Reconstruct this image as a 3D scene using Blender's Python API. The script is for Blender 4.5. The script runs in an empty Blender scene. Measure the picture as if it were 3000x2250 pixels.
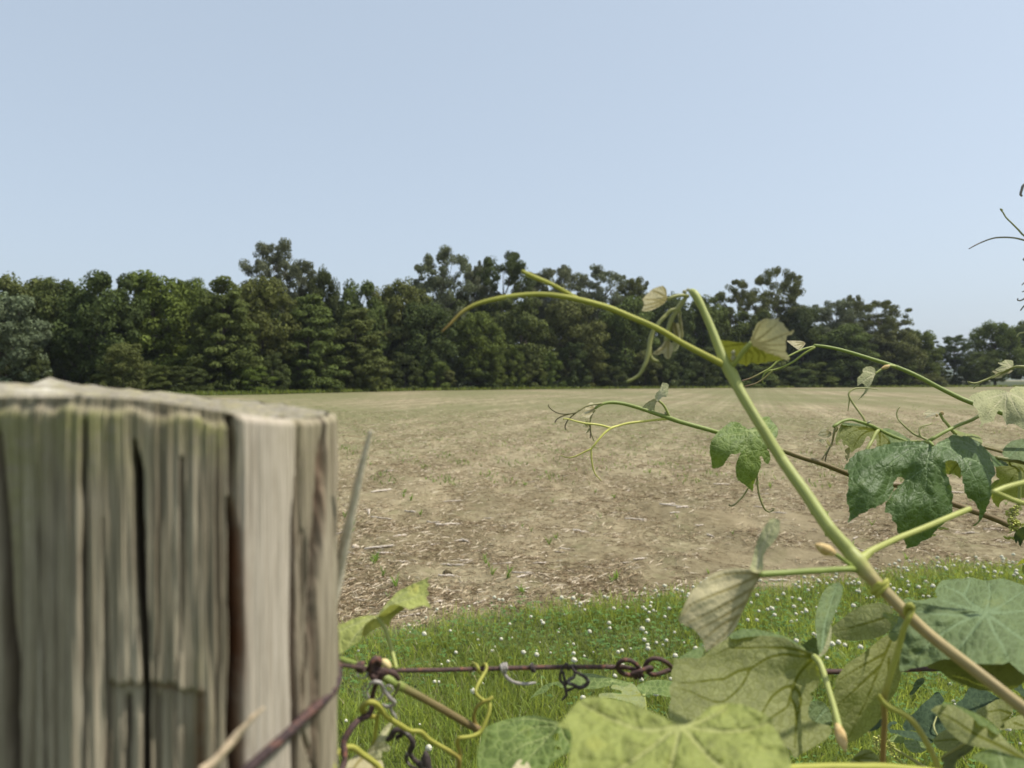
import bpy, math, random
import numpy as np
from mathutils import Vector, Matrix, noise as mnoise
from mathutils.geometry import delaunay_2d_cdt
R = math.radians
scn = bpy.context.scene
COL = scn.collection
# ------------------------------------------------------------------ camera, sky, sun, exposure
FPX, CX, CY, PITCH, CAMH = 2266.0, 1500.0, 1125.0, 0.3287, 1.35
cam_d = bpy.data.cameras.new('camera'); cam = bpy.data.objects.new('camera', cam_d); COL.objects.link(cam)
cam_d.sensor_width = 36.0; cam_d.lens = 36.0 * FPX / 3000.0
cam_d.clip_start = 0.01; cam_d.clip_end = 20000
cam.location = (0, 0, CAMH); cam.rotation_euler = (R(90 - PITCH), 0, 0)
cam_d.dof.use_dof = True; cam_d.dof.focus_distance = 1.2; cam_d.dof.aperture_fstop = 9.2
scn.camera = cam
SUN_EL, SUN_AZ = 60.0, 88.0            # azimuth clockwise from the view direction (+Y) to the right
w = bpy.data.worlds.new('World'); scn.world = w; w.use_nodes = True
nt = w.node_tree; nt.nodes.clear()
sky = nt.nodes.new('ShaderNodeTexSky'); sky.sky_type = 'NISHITA'; sky.sun_disc = False
sky.sun_elevation = R(SUN_EL); sky.sun_rotation = R(SUN_AZ); sky.altitude = 200
sky.air_density = 1.0; sky.dust_density = 2.8; sky.ozone_density = 1.0
bg = nt.nodes.new('ShaderNodeBackground'); bg.inputs['Strength'].default_value = 0.15
wo = nt.nodes.new('ShaderNodeOutputWorld')
hz = nt.nodes.new('ShaderNodeHueSaturation'); hz.inputs['Saturation'].default_value = 0.62; hz.inputs['Hue'].default_value = 0.495
nt.links.new(sky.outputs[0], hz.inputs['Color']); hm = nt.nodes.new('ShaderNodeMix'); hm.data_type = 'RGBA'; hm.inputs[0].default_value = 0.60; hm.inputs[7].default_value = (2.76, 3.36, 4.08, 1)      # even summer haze over the clear sky
nt.links.new(hz.outputs[0], hm.inputs[6]); nt.links.new(hm.outputs[2], bg.inputs[0]); nt.links.new(bg.outputs[0], wo.inputs[0])
sl = bpy.data.lights.new('sun', 'SUN'); sun = bpy.data.objects.new('sun', sl); COL.objects.link(sun)
sl.energy = 4.1; sl.angle = R(1.2); sl.color = (1.0, 0.955, 0.87)
sd = Vector((math.sin(R(SUN_AZ)) * math.cos(R(SUN_EL)), math.cos(R(SUN_AZ)) * math.cos(R(SUN_EL)), math.sin(R(SUN_EL))))
sun.rotation_euler = sd.to_track_quat('Z', 'Y').to_euler(); sun.location = (30, 20, 60)
scn.view_settings.view_transform = 'Standard'; scn.view_settings.look = 'None'
scn.view_settings.exposure = 0.33; scn.view_settings.gamma = 1.0
scn.cycles.max_bounces = 8; scn.cycles.transmission_bounces = 6; scn.cycles.diffuse_bounces = 4
# ------------------------------------------------------------------ helpers
CR, SR = math.cos(R(PITCH)), math.sin(R(PITCH))
def P(px, py, d):
    """world point seen at pixel (px, py) of the 3000x2250 photograph at depth d metres"""
    x = (px - CX) / FPX * d; v = -(py - CY) / FPX * d
    return np.array((x, d * CR + v * SR, CAMH - d * SR + v * CR))
def Pn(xy, d):
    x = (xy[:, 0] - CX) / FPX * d; v = -(xy[:, 1] - CY) / FPX * d
    return np.stack((x, d * CR + v * SR, CAMH - d * SR + v * CR), 1)
def project(p):
    y = p[:, 1]; z = p[:, 2] - CAMH
    d = y * CR - z * SR; v = y * SR + z * CR
    return CX + p[:, 0] / d * FPX, CY - v / d * FPX
def vnoise(x, y, seed=0):
    xi = np.floor(x).astype(np.int64); yi = np.floor(y).astype(np.int64); fx = x - xi; fy = y - yi
    fx = fx * fx * (3 - 2 * fx); fy = fy * fy * (3 - 2 * fy)
    def h(a, b):
        n = (a * 374761393 + b * 668265263 + seed * 974634541) & 0x7fffffff
        n = ((n ^ (n >> 13)) * 1274126177) & 0x7fffffff
        return ((n ^ (n >> 16)) & 0xffff) / 32767.5 - 1
    return (h(xi, yi) * (1 - fx) + h(xi + 1, yi) * fx) * (1 - fy) + (h(xi, yi + 1) * (1 - fx) + h(xi + 1, yi + 1) * fx) * fy
def tps(ctrl):
    c = np.array(ctrl, float); n = len(c); xy = c[:, :2] / 100.0; z = c[:, 2]
    if n < 3: return lambda q: np.full(len(q), z.mean())
    def U(r): return np.where(r > 1e-9, r * r * np.log(np.maximum(r, 1e-9)), 0)
    K = U(np.linalg.norm(xy[:, None] - xy[None], axis=2)) + np.eye(n) * 0.15
    A = np.zeros((n + 3, n + 3)); A[:n, :n] = K; A[:n, n] = 1; A[:n, n + 1:] = xy; A[n, :n] = 1; A[n + 1:, :n] = xy.T
    b = np.zeros(n + 3); b[:n] = z; s = np.linalg.lstsq(A, b, rcond=None)[0]
    def f(q):
        q = np.asarray(q, float)[:, :2] / 100.0
        return U(np.linalg.norm(q[:, None] - xy[None], axis=2)) @ s[:n] + s[n] + q @ s[n + 1:]
    return f
def tag(o, label=None, cat=None, group=None, kind=None):
    if label: o['label'] = label
    if cat: o['category'] = cat
    if group: o['group'] = group
    if kind: o['kind'] = kind
    return o
def empty(name, loc, label, cat, group=None):
    o = bpy.data.objects.new(name, None); COL.objects.link(o); o.location = loc; o.empty_display_size = 0.05
    return tag(o, label, cat, group)
def make_mesh(name, V, F, mats, attrs=None, smooth=True, midx=None):
    V = np.asarray(V, np.float32); me = bpy.data.meshes.new(name)
    F = [np.asarray(f) for f in F] if isinstance(F, (list, tuple)) and len(F) and hasattr(F[0], 'ndim') and F[0].ndim == 2 else F
    me.vertices.add(len(V)); me.vertices.foreach_set('co', V.ravel())
    if isinstance(F, np.ndarray): F = [F]
    if len(F) and isinstance(F[0], np.ndarray) and F[0].ndim == 2:
        tot = np.concatenate([np.full(len(f), f.shape[1], np.int32) for f in F]); idx = np.concatenate([f.ravel() for f in F]).astype(np.int32)
    else:
        tot = np.array([len(f) for f in F], np.int32); idx = np.array([i for f in F for i in f], np.int32)
    me.loops.add(len(idx)); me.loops.foreach_set('vertex_index', idx)
    me.polygons.add(len(tot)); st = np.zeros(len(tot), np.int32); st[1:] = np.cumsum(tot)[:-1]
    me.polygons.foreach_set('loop_start', st)
    try: me.polygons.foreach_set('loop_total', tot)
    except Exception: pass
    me.polygons.foreach_set('use_smooth', np.full(len(tot), smooth, bool))
    for m in (mats if isinstance(mats, (list, tuple)) else [mats]): me.materials.append(m)
    if midx is not None: me.polygons.foreach_set('material_index', np.asarray(midx, np.int32))
    for k, a in (attrs or {}).items():
        a = np.asarray(a, np.float32)
        at = me.attributes.new(k, 'FLOAT_VECTOR' if a.ndim == 2 else 'FLOAT', 'POINT')
        at.data.foreach_set('vector' if a.ndim == 2 else 'value', a.ravel())
    me.update(calc_edges=True); me.validate()
    return me
def link(name, me, parent=None, loc=None):
    o = bpy.data.objects.new(name, me); COL.objects.link(o)
    if parent is not None:
        o.parent = parent
        o.matrix_parent_inverse = Matrix.Translation(-Vector(parent.location))
    if loc is not None: o.location = loc
    return o
def dup(root, loc, rz, scale, label=None, group=None):
    r = root.copy(); COL.objects.link(r); r.location = loc; r.rotation_euler = (0, 0, rz); r.scale = scale
    if label: r['label'] = label
    if group: r['group'] = group
    for ch in root.children:
        c = ch.copy(); COL.objects.link(c); c.parent = r
    return r
# ------------------------------------------------------------------ material helpers
class NB:
    def __init__(s, name):
        s.m = bpy.data.materials.new(name); s.m.use_nodes = True; s.t = s.m.node_tree; s.t.nodes.clear()
        s.out = s.n('OutputMaterial')
    def n(s, typ, **kw):
        nd = s.t.nodes.new('ShaderNode' + typ)
        for k, v in kw.items(): setattr(nd, k, v)
        return nd
    def set(s, sock, v):
        if isinstance(v, bpy.types.NodeSocket): s.t.links.new(v, sock)
        elif v is not None:
            if isinstance(v, (tuple, list)) and len(v) == 3 and sock.type == 'RGBA': v = (*v, 1)
            sock.default_value = v
    def attr(s, name, vec=False):
        a = s.n('Attribute'); a.attribute_name = name
        return a.outputs['Vector'] if vec else a.outputs['Fac']
    def math(s, op, a, b=None, clamp=False):
        m = s.n('Math', operation=op, use_clamp=clamp); s.set(m.inputs[0], a)
        if b is not None: s.set(m.inputs[1], b)
        return m.outputs[0]
    def mr(s, v, a, b, c=0.0, d=1.0, smooth=True):
        m = s.n('MapRange', interpolation_type='SMOOTHSTEP' if smooth else 'LINEAR')
        for i, x in enumerate((v, a, b, c, d)): s.set(m.inputs[i], x)
        return m.outputs[0]
    def mix(s, f, a, b, mode='MIX'):
        m = s.n('Mix', data_type='RGBA', blend_type=mode); s.set(m.inputs[0], f); s.set(m.inputs[6], a); s.set(m.inputs[7], b)
        return m.outputs[2]
    def noise(s, vec, scale, detail=3, rough=0.55, dist=0.0):
        m = s.n('TexNoise'); s.set(m.inputs['Vector'], vec); m.inputs['Scale'].default_value = scale
        m.inputs['Detail'].default_value = detail; m.inputs['Roughness'].default_value = rough; m.inputs['Distortion'].default_value = dist
        return m.outputs[0]
    def mapping(s, vec, scale=(1, 1, 1), rot=(0, 0, 0)):
        m = s.n('Mapping'); s.set(m.inputs[0], vec); m.inputs['Scale'].default_value = scale; m.inputs['Rotation'].default_value = rot
        return m.outputs[0]
    def ramp(s, f, stops):
        r = s.n('ValToRGB'); s.set(r.inputs[0], f); e = r.color_ramp.elements
        while len(e) < len(stops): e.new(0.5)
        for i, (p, c) in enumerate(stops): e[i].position = p; e[i].color = (*c, 1)
        return r.outputs[0]
    def bump(s, h, dist, strength=1.0, normal=None):
        b = s.n('Bump'); s.set(b.inputs['Height'], h); b.inputs['Distance'].default_value = dist; b.inputs['Strength'].default_value = strength
        if normal is not None: s.set(b.inputs['Normal'], normal)
        return b.outputs[0]
    def principled(s, col, rough=0.6, spec=0.4, normal=None):
        p = s.n('BsdfPrincipled'); s.set(p.inputs['Base Color'], col); s.set(p.inputs['Roughness'], rough)
        s.set(p.inputs['Specular IOR Level'], spec)
        if normal is not None: s.set(p.inputs['Normal'], normal)
        return p.outputs[0]
    def mixsh(s, f, a, b):
        m = s.n('MixShader'); s.set(m.inputs[0], f); s.set(m.inputs[1], a); s.set(m.inputs[2], b)
        return m.outputs[0]
    def done(s, sh): s.set(s.out.inputs[0], sh); return s.m
def pos(b): return b.n('NewGeometry').outputs['Position']

def leaf_mat(name, top, under, trans, vt, vu, tfac=0.35, rough=0.42, cell=0.005, ret=0.35, bump=0.0012, spec=0.45, fuzz=0.0, vw=1.0, mott=0.12):
    """grape leaf: glossy crinkled upper side, paler matt underside, light passing through; attributes vd/vd2 = mm to the veins"""
    b = NB(name); geo = b.n('NewGeometry'); back = geo.outputs['Backfacing']
    luv = b.attr('luv', True); vd = b.attr('vd'); vd2 = b.attr('vd2')
    warp = b.n('VectorMath', operation='MULTIPLY_ADD'); nz = b.n('TexNoise'); b.set(nz.inputs['Vector'], luv); nz.inputs['Scale'].default_value = 0.6 / cell
    b.set(warp.inputs[0], nz.outputs['Color']); warp.inputs[1].default_value = (cell * .55,) * 3; b.set(warp.inputs[2], luv)
    vo = b.n('TexVoronoi', feature='DISTANCE_TO_EDGE'); b.set(vo.inputs['Vector'], warp.outputs[0]); vo.inputs['Scale'].default_value = 1 / cell
    vo2 = b.n('TexVoronoi', feature='DISTANCE_TO_EDGE'); b.set(vo2.inputs['Vector'], warp.outputs[0]); vo2.inputs['Scale'].default_value = 2.6 / cell
    m1 = b.mr(vd, 0.35 * vw, 1.15 * vw, 1, 0); m2 = b.mr(vd2, 0.1, 0.35 + .35 * vw, 0.6, 0); m3 = b.mr(vo.outputs[0], 0.02, 0.10, ret, 0)
    m4 = b.mr(vo2.outputs[0], 0.02, 0.12, ret * .2, 0)
    mk = b.math('MAXIMUM', b.math('MAXIMUM', m1, m2), b.math('MAXIMUM', m3, m4))
    n1 = b.noise(luv, 60, 4); n2 = b.noise(luv, 900, 2)
    var = b.math('MULTIPLY_ADD', n1, 0.75); b.t.nodes[-1].inputs[2].default_value = 0.62
    tint = b.math('MULTIPLY', b.math('MULTIPLY', var, b.mr(n2, 0.2, 0.8, 0.9, 1.1)), b.mr(vo.outputs[0], 0.05, 0.4, 1.0 + mott * .3, 1.0 - mott))
    def sc(c):
        m = b.n('VectorMath', operation='SCALE'); m.inputs[0].default_value = c; b.set(m.inputs['Scale'], tint); return m.outputs[0]
    ct = b.mix(mk, sc(top), vt); cu = b.mix(mk, sc(under), vu)
    ct = b.mix(b.mr(n1, 0.58, 0.75, 0, 0.25), ct, (top[0] * 1.9, top[1] * 1.35, top[2] * .8))
    col = b.mix(back, ct, cu)
    hgt = b.math('SUBTRACT', b.math('MULTIPLY', b.math('POWER', b.mr(vo.outputs[0], 0, 0.45), 0.6), 0.9), b.math('MULTIPLY', b.math('MAXIMUM', m1, m2), 0.9))
    hgt = b.math('ADD', hgt, b.math('MULTIPLY', b.mr(vo2.outputs[0], 0, 0.4), 0.35))
    hgt = b.math('MULTIPLY', hgt, b.mr(back, 0, 1, 1, -0.6, smooth=False))
    nb = b.bump(b.math('ADD', hgt, b.math('MULTIPLY', n2, fuzz)), bump, 0.9)
    pr = b.principled(col, b.mr(back, 0, 1, rough, 0.75, smooth=False), b.mr(back, 0, 1, spec, 0.08, smooth=False), nb)
    tr = b.n('BsdfTranslucent'); b.set(tr.inputs[0], b.mix(mk, sc(trans), tuple(x * .55 for x in trans))); b.set(tr.inputs[1], nb)
    return b.done(b.mixsh(tfac, pr, tr.outputs[0]))
def stem_mat(name, green, brown, rough=0.5, stripe=0.35, trans=None):
    b = NB(name); luv = b.attr('luv', True); age = b.attr('age')
    st = b.noise(b.mapping(luv, (9, 40, 1)), 1.0, 4); bl = b.noise(luv, 30, 3); sp = b.noise(b.mapping(luv, (30, 900, 1)), 1.0, 2)
    g = b.mix(b.mr(st, 0.35, 0.7, 0, stripe), green, tuple(x * .6 for x in green)); br = b.mix(b.mr(st, 0.35, 0.68, 0, .7), brown, tuple(x * .5 for x in brown))
    c = b.mix(b.math('ADD', age, b.math('MULTIPLY', b.math('SUBTRACT', bl, 0.5), 0.7), clamp=True), g, br)
    c = b.mix(b.mr(sp, .62, .72, 0, .35), c, tuple(x * .45 for x in brown))
    nb = b.bump(b.math('ADD', st, b.math('MULTIPLY', sp, .3)), 0.0006, 0.6)
    return b.done(b.principled(c, rough, 0.35, nb))
def rough_mat(name, c1, c2, scale, rough=0.85, bd=0.0004, spec=0.2, c3=None):
    b = NB(name); p = pos(b); n = b.noise(p, scale, 5, 0.65); c = b.mix(b.mr(n, 0.3, 0.7), c1, c2)
    if c3: c = b.mix(b.mr(b.noise(p, scale * .35, 3), .55, .68), c, c3)
    return b.done(b.principled(c, rough, spec, b.bump(n, bd, 0.8)))
# ------------------------------------------------------------------ leaves, stems from traced outlines at true depth
class C:
    """coordinates read in an enlarged crop of the photograph -> photograph pixels"""
    def __init__(s, x, y, k): s.x, s.y, s.k = x, y, k
    def __call__(s, pts): return [(s.x + p[0] / s.k, s.y + p[1] / s.k) + tuple(p[2:]) for p in pts]
PX = C(0, 0, 1)
def dense_curve(pts, closed, step):
    p = np.array([q[:2] for q in pts], float); n = len(p); cor = [len(q) > 2 and q[2] == 1 for q in pts]
    L = np.linalg.norm(np.roll(p, -1, 0) - p, axis=1); T = np.zeros_like(p)
    for i in range(n):
        if cor[i]: continue
        a = p[i - 1] if (closed or i > 0) else p[i]; c = p[(i + 1) % n] if (closed or i < n - 1) else p[i]
        v = c - a; l = np.linalg.norm(v)
        if l > 1e-9: T[i] = v / l
    out = []; isc = []
    for i in range(n if closed else n - 1):
        j = (i + 1) % n; l = L[i]; k = max(1, int(l / step))
        for s in range(k):
            t = s / k; h1 = 2 * t ** 3 - 3 * t * t + 1; h2 = t ** 3 - 2 * t * t + t; h3 = 1 - h1; h4 = t ** 3 - t * t
            out.append(h1 * p[i] + h2 * T[i] * l + h3 * p[j] + h4 * T[j] * l); isc.append(s == 0 and cor[i])
    if not closed: out.append(p[-1]); isc.append(False)
    return np.array(out), np.array(isc)
def inside(pt, poly):
    x, y = pt[:, 0][:, None], pt[:, 1][:, None]; a = poly; c = np.roll(poly, -1, 0)
    cr = ((a[:, 1] > y) != (c[:, 1] > y)) & (x < (c[:, 0] - a[:, 0]) * (y - a[:, 1]) / np.where(np.abs(c[:, 1] - a[:, 1]) < 1e-12, 1e-12, c[:, 1] - a[:, 1]) + a[:, 0])
    return cr.sum(1) % 2 == 1
def seg_dist(q, segs):
    if not len(segs): return np.full(len(q), 1e3)
    s = np.array(segs); a = s[:, 0:2]; d = s[:, 2:4] - a; ll = (d * d).sum(1) + 1e-9; best = np.full(len(q), 1e3)
    for k in range(0, len(s), 60):
        v = q[:, None] - a[None, k:k + 60]; t = np.clip((v * d[None, k:k + 60]).sum(2) / ll[None, k:k + 60], 0, 1)
        dd = np.linalg.norm(v - t[..., None] * d[None, k:k + 60], axis=2) + s[None, k:k + 60, 4]
        best = np.minimum(best, dd.min(1))
    return best
class LeafB:
    """collects the patches of one leaf into one mesh"""
    def __init__(s, seed=0): s.V = []; s.F = []; s.a = {'vd': [], 'vd2': [], 'luv': []}; s.n = 0; s.rng = random.Random(seed)
    def patch(s, outline, ctrl, veins=(), side=1, step=7.0, serr=2.5, relief=0.0018, holes=(), sec=46, und=0.0012, spacing=None):
        poly, isc = dense_curve(outline, True, max(2.5, step * .7)); rng = s.rng
        if serr:
            nrm = np.roll(poly, -1, 0) - np.roll(poly, 1, 0); nrm /= np.linalg.norm(nrm, axis=1)[:, None] + 1e-9
            area = 0.5 * np.sum(poly[:, 0] * np.roll(poly[:, 1], -1) - np.roll(poly[:, 0], -1) * poly[:, 1])
            nv = np.stack((nrm[:, 1], -nrm[:, 0]), 1) * (1 if area > 0 else -1)
            arc = np.concatenate(([0], np.cumsum(np.linalg.norm(np.diff(poly, axis=0), axis=1)))); sp = spacing or serr * 5.5
            ph = arc / sp + np.array([mnoise.noise((a / sp * .35, rng.random() * .001, s.n)) for a in arc]) * .8
            saw = np.abs((ph % 1) ** 1.6); amp = np.array([0.55 + 0.6 * (mnoise.noise((a / sp * .6, 3.7, s.n)) + .5) for a in arc])
            poly = poly + nv * (saw * serr * amp * (~isc))[:, None]
        x0, y0 = poly.min(0); x1, y1 = poly.max(0); gx = np.arange(x0, x1, step); gy = np.arange(y0, y1, step * .866)
        X, Y = np.meshgrid(gx, gy); X[1::2] += step / 2; q = np.stack((X.ravel(), Y.ravel()), 1) + np.random.RandomState(s.n + 5).uniform(-.12, .12, (X.size, 2)) * step
        pl = [poly] + [dense_curve(h, True, step * .6)[0] for h in holes]
        ok = inside(q, poly)
        for h in pl[1:]: ok &= ~inside(q, h)
        bd = []
        for h in pl: bd += [(*a, *c, 0) for a, c in zip(h, np.roll(h, -1, 0))]
        q = q[ok]
        if len(q): q = q[seg_dist(q, bd) > step * .42]
        pts = np.concatenate(pl + [q]); ed = []; o = 0
        for h in pl: ed += [(o + i, o + (i + 1) % len(h)) for i in range(len(h))]; o += len(h)
        r = delaunay_2d_cdt([Vector(p) for p in pts.tolist()], ed, [], 0, 1e-4)
        v = np.array([tuple(p) for p in r[0]]); f = np.array([t for t in r[2] if len(t) == 3])
        c = v[f].mean(1); ok = inside(c, poly)
        for h in pl[1:]: ok &= ~inside(c, h)
        f = f[ok]
        main = []; sec_s = []
        for vn in veins:
            cv, _ = dense_curve(vn, False, 12); n = len(cv); ls = np.concatenate(([0], np.cumsum(np.linalg.norm(np.diff(cv, axis=0), axis=1)))); tot = ls[-1]
            for i in range(n - 1): main.append((*cv[i], *cv[i + 1], 3.0 * (i / n) ** 1.5))
            if sec:
                t = sec * .6; sd = 1
                while t < tot - sec * .3:
                    i = min(int(np.searchsorted(ls, t)), n - 2); d = cv[i + 1] - cv[i]; an = math.atan2(d[1], d[0]) + sd * R(rng.uniform(42, 58))
                    p = cv[i].copy(); ln = min(150, 0.55 * (tot - t) + sec * .5); st = max(6, ln / 8)
                    for k in range(8):
                        an -= sd * R(3.5); p2 = p + np.array((math.cos(an), math.sin(an))) * st
                        if not inside(p2[None], poly)[0]: break
                        sec_s.append((*p, *p2, 0.35 * k)); p = p2
                    sd = -sd; t += sec * rng.uniform(.4, .62)
        d1 = seg_dist(v, main); d2 = seg_dist(v, sec_s); dep = tps(ctrl)(v); mm = dep / FPX * 1000
        g = np.clip(d1 / 45.0, 0, 1); g = g * g * (3 - 2 * g); g2 = np.clip(d2 / 16.0, 0, 1)
        und_n = np.array([mnoise.noise((p[0] / 70, p[1] / 70, s.n * 7.3)) + .5 * mnoise.noise((p[0] / 28, p[1] / 28, s.n * 3.1)) for p in v])
        dep = dep - (relief * (g + .3 * g2) * (1 if side > 0 else -.6)) + und * und_n
        W = Pn(v, dep); a, bb, cc = W[f[:, 0]], W[f[:, 1]], W[f[:, 2]]
        nn = np.cross(bb - a, cc - a); face = (nn * (np.array((0, 0, CAMH)) - a)).sum(1)
        flip = (face > 0) != (side > 0); f[flip] = f[flip][:, ::-1]
        s.V.append(W); s.F.append(f + s.n); s.n += len(W)
        s.a['vd'].append(d1 * mm); s.a['vd2'].append(d2 * mm)
        dm = float(np.mean(dep)); s.a['luv'].append(np.stack((v[:, 0] * dm / FPX, v[:, 1] * dm / FPX, np.full(len(v), s.n * .013)), 1))
        return s
    def build(s, mat, parent, name='leaf', label=None):
        V = np.concatenate(s.V); me = make_mesh(name, V, np.concatenate(s.F), mat, {k: np.concatenate(x) for k, x in s.a.items()})
        o = link(name, me, parent)
        if label: o['label'] = label
        return o
class TubeB:
    def __init__(s): s.V = []; s.F = []; s.luv = []; s.age = []; s.n = 0; s.off = random.random()
    def tube3(s, pts, rad, age=None, sides=10, lump=0.06, tip=True):
        p = np.asarray(pts, float); n = len(p); rad = np.asarray(rad, float); age = np.zeros(n) if age is None else np.asarray(age, float)
        T = np.gradient(p, axis=0); T /= np.linalg.norm(T, axis=1)[:, None] + 1e-12
        u = np.cross(T[0], (0.3, 0.2, 0.93)); u /= np.linalg.norm(u) + 1e-12; th = np.linspace(0, 2 * np.pi, sides, endpoint=False)
        ln = np.concatenate(([0], np.cumsum(np.linalg.norm(np.diff(p, axis=0), axis=1)))); b0 = s.n
        for i in range(n):
            u = u - T[i] * u.dot(T[i]); u /= np.linalg.norm(u) + 1e-12; w = np.cross(T[i], u)
            r = rad[i] * (1 + lump * np.array([mnoise.noise((math.cos(a) * 1.3 + s.off * 50, math.sin(a) * 1.3, ln[i] / (rad[i] * 5 + 1e-6))) for a in th]))
            s.V.append(p[i] + (np.cos(th) * r)[:, None] * u + (np.sin(th) * r)[:, None] * w)
            s.luv.append(np.stack((th / 6.283 , np.full(sides, ln[i]), np.full(sides, s.off)), 1)); s.age.append(np.full(sides, age[i]))
            if i:
                a = b0 + (i - 1) * sides; s.F += [(a + k, a + (k + 1) % sides, a + sides + (k + 1) % sides, a + sides + k) for k in range(sides)]
        s.n += n * sides
        for e, i in ((0, 0), (1, n - 1)):
            s.V.append((p[i] + T[i] * rad[i] * (0.7 if e else -0.7))[None]); s.luv.append(np.array([[0, ln[i], 0]])); s.age.append(np.array([age[i]]))
            a = b0 + i * sides
            s.F += [((a + k, a + (k + 1) % sides, s.n) if e else (a + (k + 1) % sides, a + k, s.n)) for k in range(sides)]; s.n += 1
        return s
    def px(s, pts, d, r, age=(0, 0), step=6, sides=10, lump=0.06):
        """pts traced in photo pixels; d, r(px), age = start/end or one value per traced point"""
        cv, _ = dense_curve([q[:2] for q in pts], False, step); n = len(cv)
        q = np.array([p[:2] for p in pts], float); lq = np.concatenate(([0], np.cumsum(np.linalg.norm(np.diff(q, axis=0), axis=1)))); lq /= lq[-1]
        lc = np.concatenate(([0], np.cumsum(np.linalg.norm(np.diff(cv, axis=0), axis=1)))); lc /= lc[-1]
        def ex(v):
            v = np.atleast_1d(np.array(v, float))
            if len(v) == len(q): return np.interp(lc, lq, v)
            return np.interp(lc, np.linspace(0, 1, len(v)), v) if len(v) > 1 else np.full(n, v[0])
        dd = ex(d); return s.tube3(Pn(cv, dd), ex(r) * dd / FPX, ex(age), sides, lump)
    def coil(s, c, axis, rad, r, turns, length, age=0.0, phase=0.0, sides=8):
        axis = np.array(axis, float); axis /= np.linalg.norm(axis); u = np.cross(axis, (0.1, 0.9, 0.3)); u /= np.linalg.norm(u); w = np.cross(axis, u)
        t = np.linspace(0, 1, int(22 * turns) + 2); a = t * turns * 6.283 + phase
        p = np.array(c) + np.outer((t - .5) * length, axis) + rad * (np.outer(np.cos(a), u) + np.outer(np.sin(a), w))
        return s.tube3(p, np.full(len(t), r), np.full(len(t), age), sides)
    def build(s, name, mat, parent=None):
        return link(name, make_mesh(name, np.concatenate(s.V), s.F, mat, {'luv': np.concatenate(s.luv), 'age': np.concatenate(s.age)}), parent)
def blob_mesh(name, specs, mat, parent=None, seg=12, lump=0.1):
    """egg-shaped buds: specs = (base point, tip point, radius)"""
    V = []; F = []; n = 0
    for a, b, r in specs:
        a = np.array(a, float); b = np.array(b, float); ax = b - a; L = np.linalg.norm(ax); ax /= L; u = np.cross(ax, (.2, .9, .37)); u /= np.linalg.norm(u); w = np.cross(ax, u)
        rows = 9
        for i in range(rows):
            t = i / (rows - 1); rr = r * (math.sin(math.pi * min(1, t * .93 + .07)) ** .75) * (1.12 - .3 * t) + r * .03
            for k in range(seg):
                an = k / seg * 6.283; q = a + ax * L * t + (math.cos(an) * u + math.sin(an) * w) * rr * (1 + lump * mnoise.noise(((a[0] + t) * 9, an * 1.1, n * .1)))
                V.append(q)
            if i: F += [(n + (i - 1) * seg + k, n + (i - 1) * seg + (k + 1) % seg, n + i * seg + (k + 1) % seg, n + i * seg + k) for k in range(seg)]
        F.append(tuple(range(n, n + seg))[::-1]); F.append(tuple(range(n + (rows - 1) * seg, n + rows * seg))); n += rows * seg
    V = np.array(V); return link(name, make_mesh(name, V, F, mat, {'luv': V.copy(), 'age': np.zeros(len(V))}), parent)
# ================================================================== FIELD, VERGE, WOODS
HZ = 1112.0
def gpt(px, py):
    d = CAMH * FPX / (py - HZ); return ((px - CX) / FPX * d, d)
ROWD = R(-17.5); rdx, rdy = math.sin(ROWD), math.cos(ROWD)       # direction the crop rows run
def edge_d(x): return 4.56 + 0.32 * x + 0.10 * vnoise(np.asarray(x, float) * 1.7, np.asarray(x, float) * 0, 3) + 0.05 * vnoise(np.asarray(x, float) * 6, np.asarray(x, float) * 0, 4)
def height(x, y):
    r = np.hypot(x, y); f = np.clip(1.4 - r / 60, 0, 1); ver = np.clip((y - edge_d(x)) / .3, 0.25, 1)
    v = x * rdy - y * rdx
    h = 0.030 * vnoise(x / 1.6, y / 1.6, 1) + 0.020 * vnoise(x / .42, y / .42, 2) + 0.016 * np.maximum(0, vnoise(x / .16, y / .16, 5)) + 0.010 * np.maximum(0, vnoise(x / .07, y / .07, 6))
    return (h + 0.012 * np.sin(v / .76 * 6.283)) * f * ver - .02
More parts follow.
